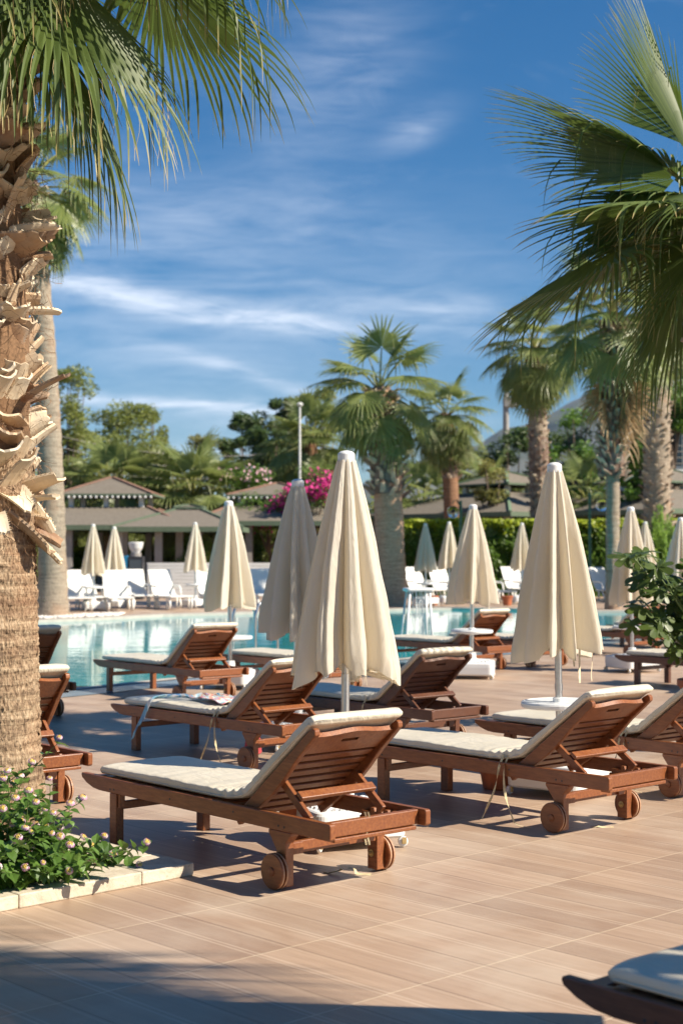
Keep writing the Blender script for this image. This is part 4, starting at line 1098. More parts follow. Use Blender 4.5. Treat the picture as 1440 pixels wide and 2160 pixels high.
frond_at(P2, 1428, 372, 11.4, 190, 24, 612, .8, 1.25, 95, .45, 16, .3, 46)
frond_at(P2, 1300, 528, 11.2, 184, -24, 603, 1.1, 1.36, 112, .55, 40, .35)
frond_at(P2, 1466, 345, 10.8, 158, 78, 604, .7, 1.40, 56, .25, 6, .05, 44)
frond_at(P2, 1448, 300, 11.5, 195, 60, 614, .7, 1.20, 50, .3, 6, .1, 34)
frond_at(P2, 1470, 420, 11.3, 185, 8, 605, .5, 1.2, 120, .7, 20, .4)
frond_at(P2, 1440, 480, 11.6, 175, -8, 615, .5, 1.1, 120, .8, 20, .4)
# a palm standing outside the frame on the right throws the soft shade on the near deck
R3 = make_palm(720, 5.0, 6.2, 'fan palm outside the frame at right that shades the near deck', seed=31, near=True, nf=26, scale=1.0, boots_from=3.5, nb=60)
R3.location = (4.45, 2.35, 0)

# ---------------------------------------------------------------- trees and shrubs
def leaf_cloud(m, clumps, per, size, rnd, elong=1.6, shell=.55, flat=.5, tone=(.1,.8), topval=None):
    for (cx, cy, cz, rx, ry, rz) in clumps:
        ct = rnd.uniform(*tone)
        for i in range(per):
            u = rnd.uniform(-1,1); a = rnd.uniform(0, 2*pi); k = rnd.random()**(1-shell)*1.0; k = shell+(1-shell)*rnd.random() if rnd.random() < .8 else rnd.random()
            sr = sqrt(1-u*u); p = Vector((cx+rx*k*sr*cos(a), cy+ry*k*sr*sin(a), cz+rz*k*u))
            nz_ = noise.noise(p*1.7/max(rx,.5)*1.4)
            if nz_ < -.18 and k > .6: continue
            d = Vector((rnd.uniform(-1,1), rnd.uniform(-1,1), rnd.uniform(-1,1)*flat)).normalized(); s_ = d.cross(Vector((rnd.uniform(-1,1), rnd.uniform(-1,1), rnd.uniform(-1,1)))).normalized()
            L_ = size*rnd.uniform(.6,1.3)*elong; w = size*rnd.uniform(.35,.6)
            v = min(.85, max(0, ct+rnd.uniform(-.2,.2)))
            if topval is not None and p.z > topval[0]+rnd.uniform(-.12,.10): v = rnd.uniform(*topval[1])
            m.add([p-d*L_*.5, p+s_*w*.5, p+d*L_*.5, p-s_*w*.5], [(0,1,2,3)], v)
def tree(name, x, y, zb, H, R, mat, label, seed=1, nc=26, per=130, size=.12, trunk=.16, cat='tree', bottom=.35, group='trees beyond the pavilions', zig=1.0, shape='round', tone=(.1,.8)):
    rnd = random.Random(seed); root = empty(name, (x, y, zb), 0, label, cat, group)
    m = MB(); cl = []
    for i in range(int(nc*1.7)):
        f = rnd.random(); z = H*(bottom+(1-bottom)*f)
        if shape == 'round': rr = R*sqrt(max(.05, 1-(2*f-1)**2*.85))
        elif shape == 'tall': rr = R*(1-.65*f)
        elif shape == 'tall2': rr = R*(1-.5*f**3)
        else: rr = R*(.45+.75*f)
        a = rnd.uniform(0, 2*pi); k = sqrt(rnd.random())*zig
        c = R*rnd.uniform(.28,.52)
        cl.append((rr*k*cos(a), rr*k*sin(a)*.8, min(z, H-c*.6), c, c, c*rnd.uniform(.6,.95)))
    leaf_cloud(m, cl, int(per*1.8), size*1.25, rnd, tone=tone); m.build('crown', mat, root)
    t = MB(); t.tube([(0,0,-1.2),(R*.03,0,H*bottom*.6),(-R*.04,0,H*.6)], [trunk, trunk*.8, trunk*.4], 8)
    for c in cl[::2]: t.tube([(0,0,H*bottom*rnd.uniform(.4,1.0)), (c[0]*.5, c[1]*.5, (c[2]+H*bottom)/2), (c[0], c[1], c[2])], [trunk*.45, trunk*.28, trunk*.10], 5)
    t.build('trunk', M['bark'], root, smooth=True); return root
def tpx(name, px, topy, d, R, mat, label, **k):
    p = px_at(px, topy, d); return tree(name, p.x, d, -.1, p.z+.1, R, mat, label, **k)
tpx('eucalyptus_tree', 138, 775, 76, 1.5, M['tree_olive'], 'loose tall olive-green tree rising right beside the tall grey palm trunk', seed=1, nc=30, bottom=.2, size=.15, per=110)
tpx('leafy_tree', 262, 852, 82, 2.3, M['tree_olive'], 'broad olive-green tree left of the blue gap, behind the left pavilion', seed=2, nc=34, bottom=.3, size=.14, per=170)
tpx('leafy_tree', 205, 905, 80, 1.7, M['tree_olive'], 'smaller olive tree between the loose tall tree and the broad one', seed=21, nc=18, bottom=.25, size=.14)
tpx('leafy_tree', 322, 868, 86, .9, M['tree_olive'], 'thin ragged tree top at the right side of the broad olive tree', seed=22, nc=12, bottom=.5, size=.13, per=90)
tpx('leafy_tree', 430, 918, 84, 1.5, M['tree_yellow'], 'sparse yellowish tree in the gap above the low spreading palm', seed=3, nc=26, bottom=.2, size=.12, per=80, shape='tall')
tpx('leafy_tree', 524, 868, 88, 1.35, M['tree_dark'], 'dark green tree with ragged crown right of the blue gap', seed=4, nc=34, bottom=.12, size=.15, per=150, shape='tall2')
tpx('leafy_tree', 596, 840, 88, 1.25, M['tree_dark'], 'taller dark green tree left of the white lamp post', seed=5, nc=36, bottom=.12, size=.15, per=160, shape='tall2')
tpx('leafy_tree', 492, 925, 84, 1.2, M['tree_dark'], 'low dark tree at the right edge of the blue gap', seed=41, nc=24, bottom=.1, size=.15, per=150, shape='tall2')
tpx('leafy_tree', 560, 905, 82, 1.5, M['tree_dark'], 'dark tree filling the dip between the two taller dark trees', seed=42, nc=30, bottom=.1, size=.15, per=150, shape='tall2')
tpx('leafy_tree', 350, 945, 80, 1.6, M['tree_olive'], 'low olive tree filling in right of the broad one', seed=43, nc=24, bottom=.1, size=.14)
tpx('leafy_tree', 668, 815, 80, 1.3, M['tree_olive'], 'light green tree behind the white lamp post', seed=6, nc=24, bottom=.3, size=.14, per=140)
tpx('leafy_tree', 1215, 862, 66, 1.35, M['tree_fresh'], 'sparse fresh green tree behind the torn umbrella tip, left of the skirted palm', seed=7, nc=18, bottom=.4, size=.14, per=80)
tpx('leafy_tree', 1085, 905, 70, 1.5, M['tree_dark'], 'round dark bush-like tree under the grey tank tower', seed=8, nc=22, bottom=.2, size=.13, per=160)
tpx('leafy_tree', 1185, 905, 70, 1.6, M['tree_dark'], 'dark tree right of the cross-hatched palm trunk', seed=9, nc=24, bottom=.2, size=.13, per=160)
tpx('leafy_tree', 1352, 800, 57, 1.0, M['tree_fresh'], 'green climber beside the white building, behind the scaly palm trunk', seed=10, nc=26, bottom=.15, size=.13, per=130, shape='tall')
tpx('leafy_tree', 1420, 770, 64, 1.2, M['tree_fresh'], 'roof garden greenery at the top right corner of the white building', seed=11, nc=18, bottom=.72, size=.12, per=130)
tpx('leafy_tree', 975, 950, 74, 1.8, M['tree_olive'], 'low olive tree behind the slim brown trunk', seed=12, nc=20, bottom=.2, size=.13)
tpx('flowering_shrub', 1040, 965, 58, .8, M['tree_yellow'], 'orange-tinged shrub above the right pavilion roof', seed=13, nc=12, bottom=.3, size=.10, per=90, cat='shrub')
tpx('leafy_tree', 1250, 930, 62, 1.2, M['tree_fresh'], 'bright green shrub between the torn umbrella and the skirted palm', seed=14, nc=16, bottom=.2, size=.13)
# the shrubbery that closes the view behind the pavilions
m = MB(); rs = random.Random(8); cl = []
for i in range(330):
    x = rs.uniform(-24, 26); y = rs.uniform(66, 72); z = rs.uniform(.2, 3.0)+1.0*noise.noise(Vector((x*.2, 0, 0))); cl.append((x, y, z, 1.1, .8, .8))
leaf_cloud(m, cl, 75, .19, rs); m.box(-26, 28, 70.5, 73, -1, 3.2, None)
tag(m.build('shrubbery', M['tree_olive']), 'mixed green shrubbery closing the view behind the pavilions', 'shrubbery', kind='stuff')
# bougainvillea
def flowering(name, px, py, d, R, label, bract, seed, nf=900, H=None):
    p = px_at(px, py, d); rnd = random.Random(seed); root = empty(name, (p.x, d, 0), 0, label, 'flowering bush')
    cl = [(rnd.uniform(-1,1)*R, rnd.uniform(-.5,.5), p.z+rnd.uniform(-1.1,.2), .55,.45,.40) for _ in range(22)]
    m = MB(); leaf_cloud(m, cl, 110, .11, rnd); m.build('foliage', M['tree_fresh'], root)
    m = MB(); spots = [rnd.choice(cl) for _ in range(15)]
    for i in range(nf):
        c = rnd.choice(spots); q = Vector((c[0]+rnd.gauss(0,.22), c[1]-.35+rnd.gauss(0,.12), c[2]+rnd.gauss(0,.12)+.02)); s_ = rnd.uniform(.04,.08)
        a = Vector((rnd.uniform(-1,1), rnd.uniform(-1,1), rnd.uniform(-1,1))).normalized(); b = a.orthogonal().normalized()
        m.add([q-a*s_, q+b*s_, q+a*s_, q-b*s_], [(0,1,2,3)])
    m.build('flowers', bract, root)['kind'] = 'stuff'
    t = MB(); t.tube([(0,0,-.1),(.1,0,1.2),(-.1,0,p.z)], [.09,.07,.03], 6)
    for c in cl[::3]: t.tube([(0,0,1.4),(c[0]*.6,c[1]*.5,c[2]*.7),(c[0],c[1],c[2])], [.05,.03,.012], 5)
    t.build('trunk', M['bark'], root)
flowering('bougainvillea', 655, 1003, 57, .80, 'magenta bougainvillea behind the central pavilion roof, left of the largest umbrella tip', M['bougain'], 4, 620)
flowering('bougainvillea', 520, 1000, 62, 1.1, 'pale pink flowering bush left of the magenta bougainvillea', M['bougain_pale'], 6, 110)
flowering('bougainvillea', 565, 1055, 58, .9, 'low magenta bush seen under the central pavilion lantern roof', M['bougain'], 9, 300)

# clipped hedges: leafy faces over a dark core
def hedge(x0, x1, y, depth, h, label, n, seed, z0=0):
    m = MB(); rnd = random.Random(seed); m.box(x0+.08, x1-.08, y+.10, y+depth-.1, z0, z0+h-.12); m.a = [.0]*len(m.v)
    wd = x1-x0
    for i in range(n):
        f = rnd.random()
        if f < .68: p = Vector((rnd.uniform(x0,x1), y+rnd.uniform(-.06,.12), z0+h*rnd.random())); nr = Vector((0,-1,.2))
        elif f < .94: p = Vector((rnd.uniform(x0,x1), y+depth*rnd.random(), z0+h-rnd.uniform(0,.12)+.05*noise.noise(Vector((i*.37,0,0))))); nr = Vector((0,0,1))
        else: p = Vector((rnd.choice((x0,x1)), y+depth*rnd.random(), z0+h*rnd.random())); nr = Vector((1,0,0))
        p.y += .22*noise.noise(Vector((p.x*1.8, p.z*2.2, seed))); p.z += .06*noise.noise(Vector((p.x*1.2, 5, seed)))
        d = (nr*.4+Vector((rnd.uniform(-1,1), rnd.uniform(-1,1), rnd.uniform(-1,1)))).normalized(); s_ = d.orthogonal().normalized(); L_ = rnd.uniform(.05,.11); w = L_*.6
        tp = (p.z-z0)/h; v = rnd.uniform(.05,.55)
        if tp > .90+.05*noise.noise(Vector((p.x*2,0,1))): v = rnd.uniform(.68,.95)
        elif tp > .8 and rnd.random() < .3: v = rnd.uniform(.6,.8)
        m.add([p-d*L_, p+s_*w, p+d*L_, p-s_*w], [(0,1,2,3)], v)
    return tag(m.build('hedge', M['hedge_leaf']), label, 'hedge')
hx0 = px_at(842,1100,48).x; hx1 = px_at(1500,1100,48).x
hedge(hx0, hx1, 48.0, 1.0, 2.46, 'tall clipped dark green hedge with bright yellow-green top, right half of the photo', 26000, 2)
hedge(px_at(90,1160,64).x, px_at(250,1160,64).x, 63.6, .9, 1.60, 'low clipped yellow-green hedge under the left pavilion, near the far umbrella pair', 5000, 3)
hedge(px_at(285,1160,64).x, px_at(385,1160,64).x, 63.6, .9, 1.60, 'low clipped bright hedge behind the slatted wall and pavilion pillar', 4000, 4)
tpx('round_shrub', 400, 1128, 55, .9, M['tree_fresh'], 'leafy green shrub behind the slatted wall, beside the far shaded umbrella', seed=31, nc=16, bottom=.1, size=.08, per=150, cat='shrub', group='shrubs under the pavilions')
tpx('round_shrub', 258, 1142, 55, .45, M['tree_fresh'], 'small round green shrub above the blue panel', seed=32, nc=10, bottom=.3, size=.07, per=120, cat='shrub', group='shrubs under the pavilions')
tpx('round_shrub', 530, 1120, 62, 1.6, M['tree_fresh'], 'green shrubs in the shade below the central pavilion roof', seed=33, nc=20, bottom=.1, size=.09, per=120, cat='shrub', group='shrubs under the pavilions')

# bright conifer in front of the hedge
rs = random.Random(12); p = px_at(1392, 1040, 43.5); cf = empty('bright_conifer', (p.x, 43.5, 0), 0, 'bright yellow-green conifer with feathery upright tips above the fig leaves', 'shrub')
m = MB()
for i in range(240):
    a = rs.uniform(0,6.28); r = .85*sqrt(rs.random()); hgt = (p.z*(1-.45*(r/.85))+rs.uniform(-.25,.15))*(.45+.55*rs.random()); b0 = Vector((r*.5*cos(a), r*.5*sin(a), hgt*.45)); t0 = Vector((r*cos(a), r*sin(a), hgt))
    for k in range(120):
        f = rs.random(); q = b0.lerp(t0, f); w = .09*(1-f)+.03; q = q+Vector((rs.uniform(-w,w), rs.uniform(-w,w), 0)); d = Vector((rs.uniform(-.6,.6), rs.uniform(-.6,.6), 1)).normalized(); s_ = d.orthogonal().normalized()
        m.add([q, q+s_*.022+d*.03, q+d*.095, q-s_*.022+d*.03], [(0,1,2,3)], rs.uniform(.2,.8)*(.5+.5*f))
m.build('foliage', M['thuja'], cf)
m = MB(); m.tube([(0,0,-.05),(0,0,p.z*.6)], [.06,.02], 6); m.build('trunk', M['bark'], cf)

# ---------------------------------------------------------------- pavilions with lantern roofs
def pavilion(px, d, hw, eave_y, ridge_y, lan_hw, lan_eave_y, lan_top_y, label, rot=0, ridge='ridge_red', posts=True, depth=None, scallop=True):
    c = px_at(px, eave_y, d); zc = lambda y: EYE-(y-1162)/3150.0*d
    z0, z1, z2, z3 = zc(eave_y), zc(ridge_y), zc(lan_eave_y), zc(lan_top_y)
    root = empty('pavilion', (c.x, d, 0), rot, label, 'pavilion', 'shingled pavilions with lantern roofs'); dy = depth or hw
    def hip(z_lo, z_hi, a, b, a2, b2, nm, mat, fas):
        m = MB(); vs = [(-a,-b,z_lo),(a,-b,z_lo),(a,b,z_lo),(-a,b,z_lo),(-a2,-b2,z_hi),(a2,-b2,z_hi),(a2,b2,z_hi),(-a2,b2,z_hi)]
        m.add(vs, [(0,1,5,4),(1,2,6,5),(2,3,7,6),(3,0,4,7),(4,5,6,7),(3,2,1,0)]); r = m.build(nm, mat, root)
        for i in range(4):
            k = MB(); k.bar(Vector(vs[i])+Vector((0,0,.03)), Vector(vs[i+4])+Vector((0,0,.03)), .11, .05); k.build('ridge_cap', M[ridge], r)
        k = MB(); k.box(-a-.01, a+.01, -b-.03, -b+.005, z_lo-fas, z_lo+.02); k.box(-a-.01, a+.01, b-.005, b+.03, z_lo-fas, z_lo+.02); k.box(-a-.03, -a-.012, -b, b, z_lo-fas, z_lo+.02); k.box(a+.012, a+.03, -b, b, z_lo-fas, z_lo+.02)
        k.build('fascia', M['fascia'], r); return r
    hip(z0, z1, hw, dy, lan_hw*.98, lan_hw*.98, 'roof', M['shingle'], .16)
    lr = hip(z2, z3, lan_hw*1.12, lan_hw*1.12, .06, .06, 'lantern_roof', M['shingle'], .06)
    if scallop:
        m = MB()
        for k in range(18): x = -lan_hw*1.08+2*lan_hw*1.08*k/17; m.lathe([(.02,-.05),(.045,-.02),(.045,.02),(.02,.05)], 8, c=(x, -lan_hw*1.12-.06, z2-.11))
        m.build('eave_trim', M['white_paint'], lr)['kind'] = 'stuff'
    for sx in (-.82, 0, .82):
        for sy in (-.82, .82):
            m = MB(); m.box(sx*lan_hw-.09, sx*lan_hw+.09, sy*lan_hw-.09, sy*lan_hw+.09, z1+.002, z2-.065); m.build('lantern_post', M['white_paint'], root)
    if posts:
        for sx in (-.9, -.3, .3, .9):
            for sy in (-.88, .88):
                m = MB(); m.box(sx*hw-.13, sx*hw+.13, sy*dy-.13, sy*dy+.13, 0, z0-.17); m.build('post', M['concrete'], root)
    return root
pavilion(236, 58, 3.35, 1112, 1072, 1.62, 1046, 1008, 'left pavilion with grey shingle roof and reddish ridges above the far umbrella pair', depth=4)
pavilion(400, 57, 2.3, 1116, 1076, .5, 1071, 1066, 'wide low shingle roof spanning between the left and the central pavilion', ridge='fascia', depth=4.5, scallop=False)
pavilion(585, 60, 3.1, 1104, 1068, 1.70, 1048, 1020, 'central pavilion whose lantern roof shows behind the dappled umbrella', depth=4)
pavilion(1068, 62, 4.3, 1088, 1042, 1.45, 1024, 996, 'right pavilion with pale green ridges behind the hedge', rot=radians(40), ridge='ridge_green', posts=True, scallop=False)
pavilion(1385, 60, 4.0, 1082, 1036, 1.6, 1020, 984, 'rightmost pavilion in front of the white building', rot=radians(38), ridge='ridge_green', posts=True, scallop=False)

# ---------------------------------------------------------------- garden lamps, masts, building
def globe_lamp(px, d, topy, gx, gy, label):
    p = px_at(px, topy, d); g_ = px_at(gx, gy, d); root = empty('globe_lamp', (p.x, d, 0), 0, label, 'lamp', 'green posts with clear glass globes'); s = 1 if gx > px else -1
    m = MB(); m.lathe([(.065,0),(.05,.4),(.045,p.z)], 12); m.build('post', M['green_paint'], root)
    m = MB(); ax = g_.x-p.x; m.tube([(0,0,p.z-.15),(ax*.5,0,p.z+.02),(ax,0,p.z-.02),(ax,0,g_.z+.20)], .018, 6); m.build('arm', M['green_paint'], root)
    m = MB(); m.lathe([(.01,-.19),(.09,-.165),(.15,-.11),(.185,-.03),(.185,.04),(.15,.12),(.09,.17),(.05,.185)], 20, c=(ax, 0, g_.z)); gl = m.build('globe', M['globe'], root, smooth=True)
    m = MB(); m.lathe([(.03,-.05),(.05,0),(.03,.06)], 10, c=(ax,0,g_.z+.02)); m.build('bulb', M['white_paint'], gl)
globe_lamp(1243, 46, 1040, 1269, 1066, 'green lamp post with clear glass globe right of the torn umbrella')
globe_lamp(971, 46, 1056, 955, 1080, 'green lamp post with clear globe just left of the umbrella behind the red-brown lounger')
lp = px_at(632, 858, 62); root = empty('lamp_post', (lp.x, 62, 0), 0, 'tall white lamp post before the dark background trees', 'lamp post')
m = MB(); m.lathe([(.07,0),(.04,lp.z)], 10); m.build('post', M['white_paint'], root)
m = MB(); m.lathe([(.04,0),(.11,.05),(.14,.12),(.07,.18)], 14, c=(0,0,lp.z)); m.build('lamp_head', M['white_paint'], root)
tp = px_at(1067, 850, 90); root = empty('tank_tower', (tp.x, 90, 0), 0, 'grey mast carrying a pale box, seen between the palms', 'tower')
m = MB(); m.lathe([(.22,0),(.18,tp.z)], 12); m.build('mast', M['concrete'], root)
m = MB(); m.box(-.15,.75,-.3,.3,tp.z-.25,tp.z+.35); m.lathe([(.14,0),(.14,.5)], 10, c=(.0,0,tp.z+.35)); m.build('box', M['concrete'], root, bevel=.04)

bx0 = px_at(1350, 900, 66).x
bld = empty('white_building', (bx0, 66, 0), 0, 'white two-storey building with balconies at the right edge', 'building')
zz = lambda y: EYE-(y-1162)/3150.0*66
m = MB(); m.box(0, 14, .8, 9, 0, zz(835)); m.build('wall', M['white_paint'], bld)
m = MB(); m.box(-.3, 14.2, -.9, 9.2, zz(850), zz(815)); m.build('roof_slab', M['white_paint'], bld, bevel=.03)
m = MB(); m.box(-.3, 14.2, -1.0, .79, zz(1012), zz(992)); m.build('balcony', M['white_paint'], bld)
for y0, y1 in ((992, 940), (815, 765)):
    m = MB()
    for k in range(4): zq = zz(y0)+.25+k*.26; m.tube([(-.2,-.95,zq),(14,-.95,zq)], .018, 5)
    for k in range(15): m.box(-.2+k-.02, -.2+k+.02, -.97, -.93, zz(y0), zz(y0)+1.08)
    m.build('railing', M['steel'], bld)
for k in range(5):
    for (a, b_) in ((zz(985), zz(880)), (.3, 2.3)):
        m = MB(); m.box(1.2+k*2.6, 2.9+k*2.6, .74, .792, a, b_); w_ = m.build('window', M['white_paint'], bld)
        m = MB(); m.box(1.28+k*2.6, 2.02+k*2.6, .72, .738, a+.08, b_-.08); m.box(2.08+k*2.6, 2.82+k*2.6, .72, .738, a+.08, b_-.08); m.build('pane', M['glass_dark'], w_)

# overhead lines on the left
for i, (ya, yb) in enumerate(((902, 958), (968, 1000), (925, 985))):
    a = px_at(60, ya, 70); b_ = px_at(560, yb, 80); m = MB()
    m.tube([a.lerp(b_, t/12)-Vector((0,0,.55*4*(t/12)*(1-t/12))) for t in range(13)], .014, 5)
    tag(m.build('overhead_line', M['concrete']), ('highest thin overhead line crossing the trees at left', 'lowest thin overhead line crossing the trees at left', 'middle thin overhead line crossing the trees at left')[i], 'overhead line', 'overhead lines')

# distant ridge
m = MB(); NX = 160
def ridge(u, v):
    x = -3000+6600*u; h = 250+380*exp(-((x-1150)/700)**2)+60*noise.noise(Vector((x*.0022, 3, 0)))+22*noise.noise(Vector((x*.01, 6, 0)))
    h += 190*exp(-((x-2300)/900)**2)-120*exp(-((x+500)/500)**2)
    return Vector((x, 5200-900*(1-v)+220*noise.noise(Vector((x*.003, v*3, 1))), -20+h*sin(v*pi/2)))
m.grid(ridge, NX, 24)
def hill_mat():
    t = NT('scrub_hillside'); t.set(color=t.ramp(t.noise(t.coord(), .004, 8, .65), [(.35, (.075, .09, .05)), (.65, (.17, .16, .12))]), rough=1); return t.m
struct(m.build('mountain', hill_mat(), smooth=True))

# the air between here and the ridge
hz_m = bpy.data.materials.new('haze'); hz_m.use_nodes = True; ht = hz_m.node_tree; ht.nodes.clear()
ho = ht.nodes.new('ShaderNodeOutputMaterial'); hv = ht.nodes.new('ShaderNodeVolumePrincipled'); ht.links.new(hv.outputs[0], ho.inputs['Volume'])
hv.inputs['Color'].default_value = (.42, .64, 1, 1); hv.inputs['Density'].default_value = .00004; hv.inputs['Anisotropy'].default_value = .1
m = MB(); m.box(-6100, 6100, -300, 6500, -22, 900); hz = m.build('haze', hz_m); hz['kind'] = 'stuff'
scene.cycles.volume_bounces = 0

# ---------------------------------------------------------------- planter with lantana
K = Vector((-.664, 6.79, 0)); fd = Vector((-.72,-.694,0)); sd_ = Vector((-.70,.714,0))
pl = MB(); TK = .058
def slab(a0, a1, b0, b1, z0=0, z1=TK):
    P = lambda a, b, z: K+fd*a+sd_*b+Vector((0,0,z))
    vs = [P(a0,b0,z0),P(a1,b0,z0),P(a1,b1,z0),P(a0,b1,z0),P(a0,b0,z1),P(a1,b0,z1),P(a1,b1,z1),P(a0,b1,z1)]
    pl.add(vs, [(0,1,2,3),(7,6,5,4),(0,4,5,1),(1,5,6,2),(2,6,7,3),(3,7,4,0)])
a = 0
for L_ in (.29, .62, .60, .60, .60): slab(a+.0015, a+L_-.0015, 0, .27); a += L_
b = .273
for L_ in (.55, .60, .60, .60): slab(.0015, .27, b, b+L_-.003); b += L_
planter = empty('planter', (0,0,0), 0, 'low planter kerb of cream travertine slabs around the foreground palm', 'planter')
pl.build('stone_kerb', M['stone'], planter, bevel=.006, recalc=True)
sl = MB(); P = lambda a, b, z: K+fd*a+sd_*b+Vector((0,0,z)); sl.add([P(.27,.27,.045), P(2.9,.27,.045), P(2.9,2.6,.045), P(.27,2.6,.045)], [(0,1,2,3)]); sl.build('soil', M['soil'], planter)

def lantana_leaf(m, p, d, up, L_, rnd, tone):
    s_ = d.cross(up).normalized(); u = s_.cross(d).normalized(); vs = []
    prof = [(0,.03),(.14,.30),(.34,.46),(.58,.38),(.82,.18),(1,.0)]
    for t, w in prof:
        c = p+d*(L_*t)-u*(L_*.28*t*t); ser = 1+.10*(1 if int(t*20) % 2 else -1)
        vs += [c-s_*w*L_*ser+u*(w*L_*.30), c, c+s_*w*L_*ser+u*(w*L_*.30)]
    fs = []
    for k in range(5): fs += [(3*k,3*k+1,3*k+4,3*k+3),(3*k+1,3*k+2,3*k+5,3*k+4)]
    m.add(vs, fs, tone)
def flower_head_mesh(seed):
    rnd = random.Random(seed); m = MB()
    for i in range(42):
        k = i/42; th = math.acos(1-1.15*k); a = i*2.399963; n_ = Vector((sin(th)*cos(a), sin(th)*sin(a), cos(th))); c = n_*(.0165+.003*rnd.random()); c.z *= .55
        m.cur = 2 if k < .30 else (1 if (k < .55 or rnd.random() < .3) else 0); r = .0048 if k > .3 else .0034; t1 = n_.orthogonal().normalized(); t2 = n_.cross(t1)
        for q in range(4):
            aa = q*pi/2+i; d = t1*cos(aa)+t2*sin(aa); e = t1*cos(aa+pi/2)+t2*sin(aa+pi/2)
            m.add([c, c+(d-e*.6)*r+n_*.0008, c+d*r*1.25+n_*.0002, c+(d+e*.6)*r+n_*.0008], [(0,1,2,3)])
    m.cur = 0
    return m.mesh('flower_head', [M['petal_pink'], M['petal_cream'], M['petal_yellow']])
FH = [flower_head_mesh(i) for i in range(3)]
lant = empty('lantana_bush', (0,0,0), 0, 'lantana bush with small pink and yellow flowers, filling the planter at the palm foot', 'flowering bush')
rs = random.Random(21); lf = MB(); stm = MB(); heads = []
stems = []
for i in range(250):
    a = rs.uniform(.50, 1.9); b = rs.uniform(.10, 1.0); z0 = .05
    if rs.random() < .35: b = rs.uniform(.05, .35)
    p0 = P(a, b, z0); ang = rs.uniform(0, 2*pi)
    dv = Vector((cos(ang)*.6, sin(ang)*.6-.15, rs.uniform(.5,1.4))).normalized(); ln = rs.uniform(.14,.36)*(1+.25*(a > 1.0)); stems.append((p0, dv, ln, rs.random() < .62))
for i in range(46):
    px_ = rs.uniform(-60, 128); A_ = px_at(px_, 1800, rs.uniform(6.45, 6.85)); A_.z = .06; B_ = px_at(px_+rs.uniform(-25,25), rs.uniform(1600, 1750) if px_ < 70 else rs.uniform(1670,1770), A_.y-rs.uniform(0,.1)); stems.append((A_, (B_-A_).normalized(), (B_-A_).length, rs.random() < .7))
# long sprays: the tall one across the trunk, the one reaching right over the kerb, and a trailing one
def at_px(px, py, d): return px_at(px, py, d)
for (pa, pb, fl_) in (((-40,1745,6.9),(118,1568,6.75),1), ((-30,1700,6.7),(50,1590,6.65),1), ((60,1790,6.75),(140,1665,6.75),1), ((90,1800,6.75),(128,1655,6.8),1), ((200,1800,6.80),(292,1770,6.72),1), ((170,1800,6.8),(232,1768,6.75),1),
                      ((205,1815,6.75),(250,1768,6.70),0), ((20,1880,6.3),(35,1925,6.14),0), ((60,1760,6.5),(10,1680,6.4),1), ((100,1790,6.7),(178,1738,6.7),1), ((30,1740,6.6),(70,1660,6.6),0)):
    A_, B_ = at_px(*pa), at_px(*pb); stems.append((A_, (B_-A_).normalized(), (B_-A_).length, fl_))
for p0, dv, ln, fl_ in stems:
    pts = [p0.copy()]; d = dv.copy(); p = p0.copy(); n_ = 7; long_ = ln > .35
    for k in range(n_): d = (d+Vector((rs.uniform(-.14,.14), rs.uniform(-.14,.14), -.02 if long_ else -.12))).normalized(); p = p+d*ln/n_; p.z = max(p.z, .012); pts.append(p.copy())
    stm.tube(pts, [.0028-.0012*k/n_ for k in range(n_+1)], 5)
    for k in range(1, n_+1):
        t = pts[k]; dd = (pts[k]-pts[k-1]).normalized(); a0 = rs.uniform(0, 2*pi)
        for q in range(2):
            sdv = dd.orthogonal().normalized(); sdv = Matrix.Rotation(a0+q*pi, 3, dd) @ sdv
            ld = (sdv+dd*.35+Vector((0,0,.15))).normalized(); lantana_leaf(lf, t, ld, Vector((rs.uniform(-.2,.2), rs.uniform(-.2,.2), 1)), rs.uniform(.040,.072)*(.8 if k > 5 else 1), rs, rs.uniform(.05,.8))
    if fl_: heads.append((pts[-1]+d*.018+Vector((0,-.012,.020)), d))
lf.build('foliage', M['lantana_leaf'], lant); stm.build('stems', M['stem'], lant)
heads = [h for h in heads if h[0].x/h[0].y*3150+720 > -12]; heads.sort(key=lambda h: h[0].y-h[0].z*2.2); heads = heads[:125]; rs.shuffle(heads)
for p, d in heads[:98]:
    o = link('flower_head', rs.choice(FH), lant); o.location = p; v = (d*.5+Vector((rs.uniform(-.4,.4), -.5, .8))).normalized(); o.rotation_euler = v.to_track_quat('Z','Y').to_euler(); s_ = rs.uniform(.6,1.08); o.scale = (s_,)*3
# pebbles at the foot of the tall palm across the pool
m = MB(); rs = random.Random(4)
for i in range(420):
    x = rs.uniform(-7.5,-5.0); y = lerp_poly(FAR, x)+.45+rs.random()*1.3; r = rs.uniform(.03,.08)
    m.lathe([(r*.5,-r*.2),(r,.15*r),(r*.8,.5*r),(r*.3,.7*r)], 7, c=(x,y,.02))
tag(m.build('white_pebbles', M['pebble']), 'white pebbles strewn round the tall palm foot at the pool edge', 'pebbles', kind='stuff')

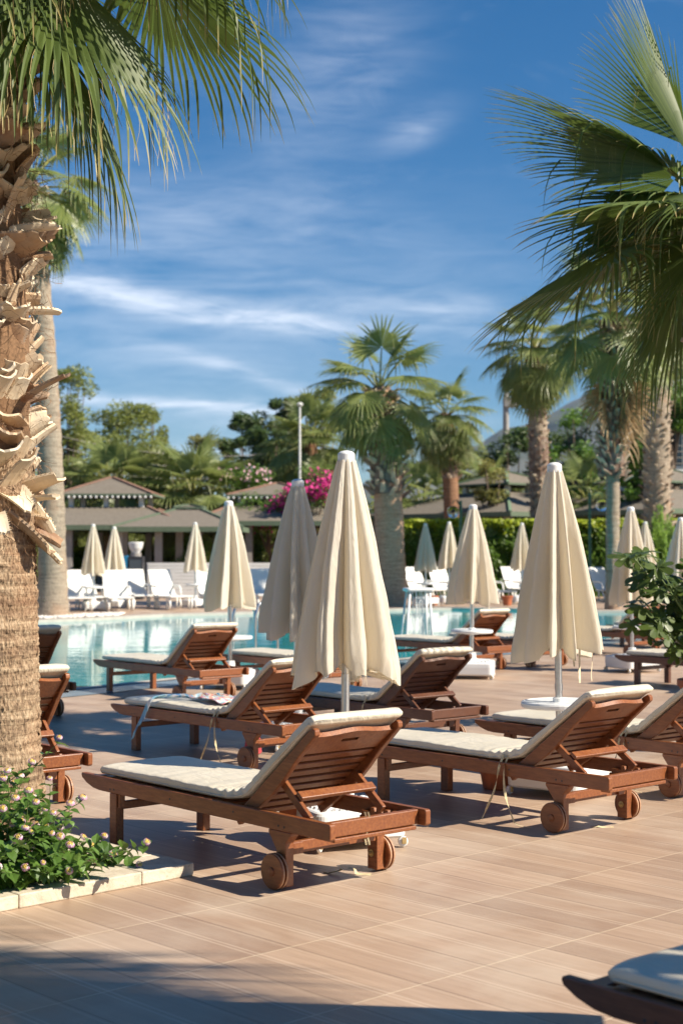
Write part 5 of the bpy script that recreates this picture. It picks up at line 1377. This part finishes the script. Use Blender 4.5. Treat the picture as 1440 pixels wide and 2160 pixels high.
# ---------------------------------------------------------------- fig shrub at the right edge
fig = empty('fig_shrub', (3.05, 12.4, 0), 0, 'fig shrub with broad lobed leaves reaching in from the right edge', 'shrub')
m = MB(); m.lathe([(.17,0),(.19,.02),(.25,.34),(.27,.35),(.27,.40),(.24,.40),(.22,.34)], 28); m.build('pot', M['terracotta'], fig)
lf = MB(); stm = MB(); rs = random.Random(31)
outl = []
for a in range(0, 361, 6):
    t = radians(a); lobes = 0
    for la_, wd_, ln_ in ((0,.40,1.0),(.98,.36,.90),(-.98,.36,.90),(1.9,.34,.66),(-1.9,.34,.66)):
        dd = atan2(sin(t-la_), cos(t-la_)); lobes = max(lobes, ln_*exp(-(dd/wd_)**4*.9))
    outl.append((t, .40+.60*lobes if abs(atan2(sin(t), cos(t))) < 2.6 else .16))
def fig_leaf(p, d, nrm, s, tone):
    sdv = d.cross(nrm).normalized(); n_ = sdv.cross(d).normalized(); vs = [p]; 
    for t, r in outl[:-1]:
        q = d*cos(t)*r*s+sdv*sin(t)*r*s; vs.append(p+q-n_*(.28*(q.length**2)/s)+n_*.02*s*cos(3*t))
    k = len(vs)-1; mid_ = [p+(v-p)*.5+n_*.05*s for v in vs[1:]]
    o = [p]+mid_+vs[1:]
    fs = [(0, 1+i, 1+(i+1)%k) for i in range(k)]+[(1+i, 1+k+i, 1+k+(i+1)%k, 1+(i+1)%k) for i in range(k)]
    lf.add(o, fs, tone)
for i in range(34):
    t0 = px_at(rs.uniform(1328,1520), rs.uniform(1150,1325), 12.4+rs.uniform(-.35,.35)); b0 = Vector((3.05+rs.uniform(-.05,.05), 12.4, .35)); midp = (b0+t0)/2+Vector((.12,0,-.05))
    stm.tube([b0-Vector((3.05,12.4,0)), midp-Vector((3.05,12.4,0)), t0-Vector((3.05,12.4,0))], [.012,.009,.005], 6)
    for k in range(6):
        f = .45+.55*k/5; q = b0.lerp(midp, f*2) if f < .5 else midp.lerp(t0, f*2-1); a = rs.uniform(0, 2*pi); dv = Vector((cos(a), sin(a)*.7-.2, rs.uniform(-.3,.35))).normalized(); e = q+dv*rs.uniform(.05,.09)
        stm.tube([q-Vector((3.05,12.4,0)), e-Vector((3.05,12.4,0))], .003, 4); fig_leaf(e-Vector((3.05,12.4,0)), dv, Vector((rs.uniform(-.5,.5), rs.uniform(-1.3,-.3), .8)), rs.uniform(.10,.155), rs.uniform(.05,.85))
lf.build('foliage', M['fig_leaf'], fig); stm.build('stems', M['stem'], fig)
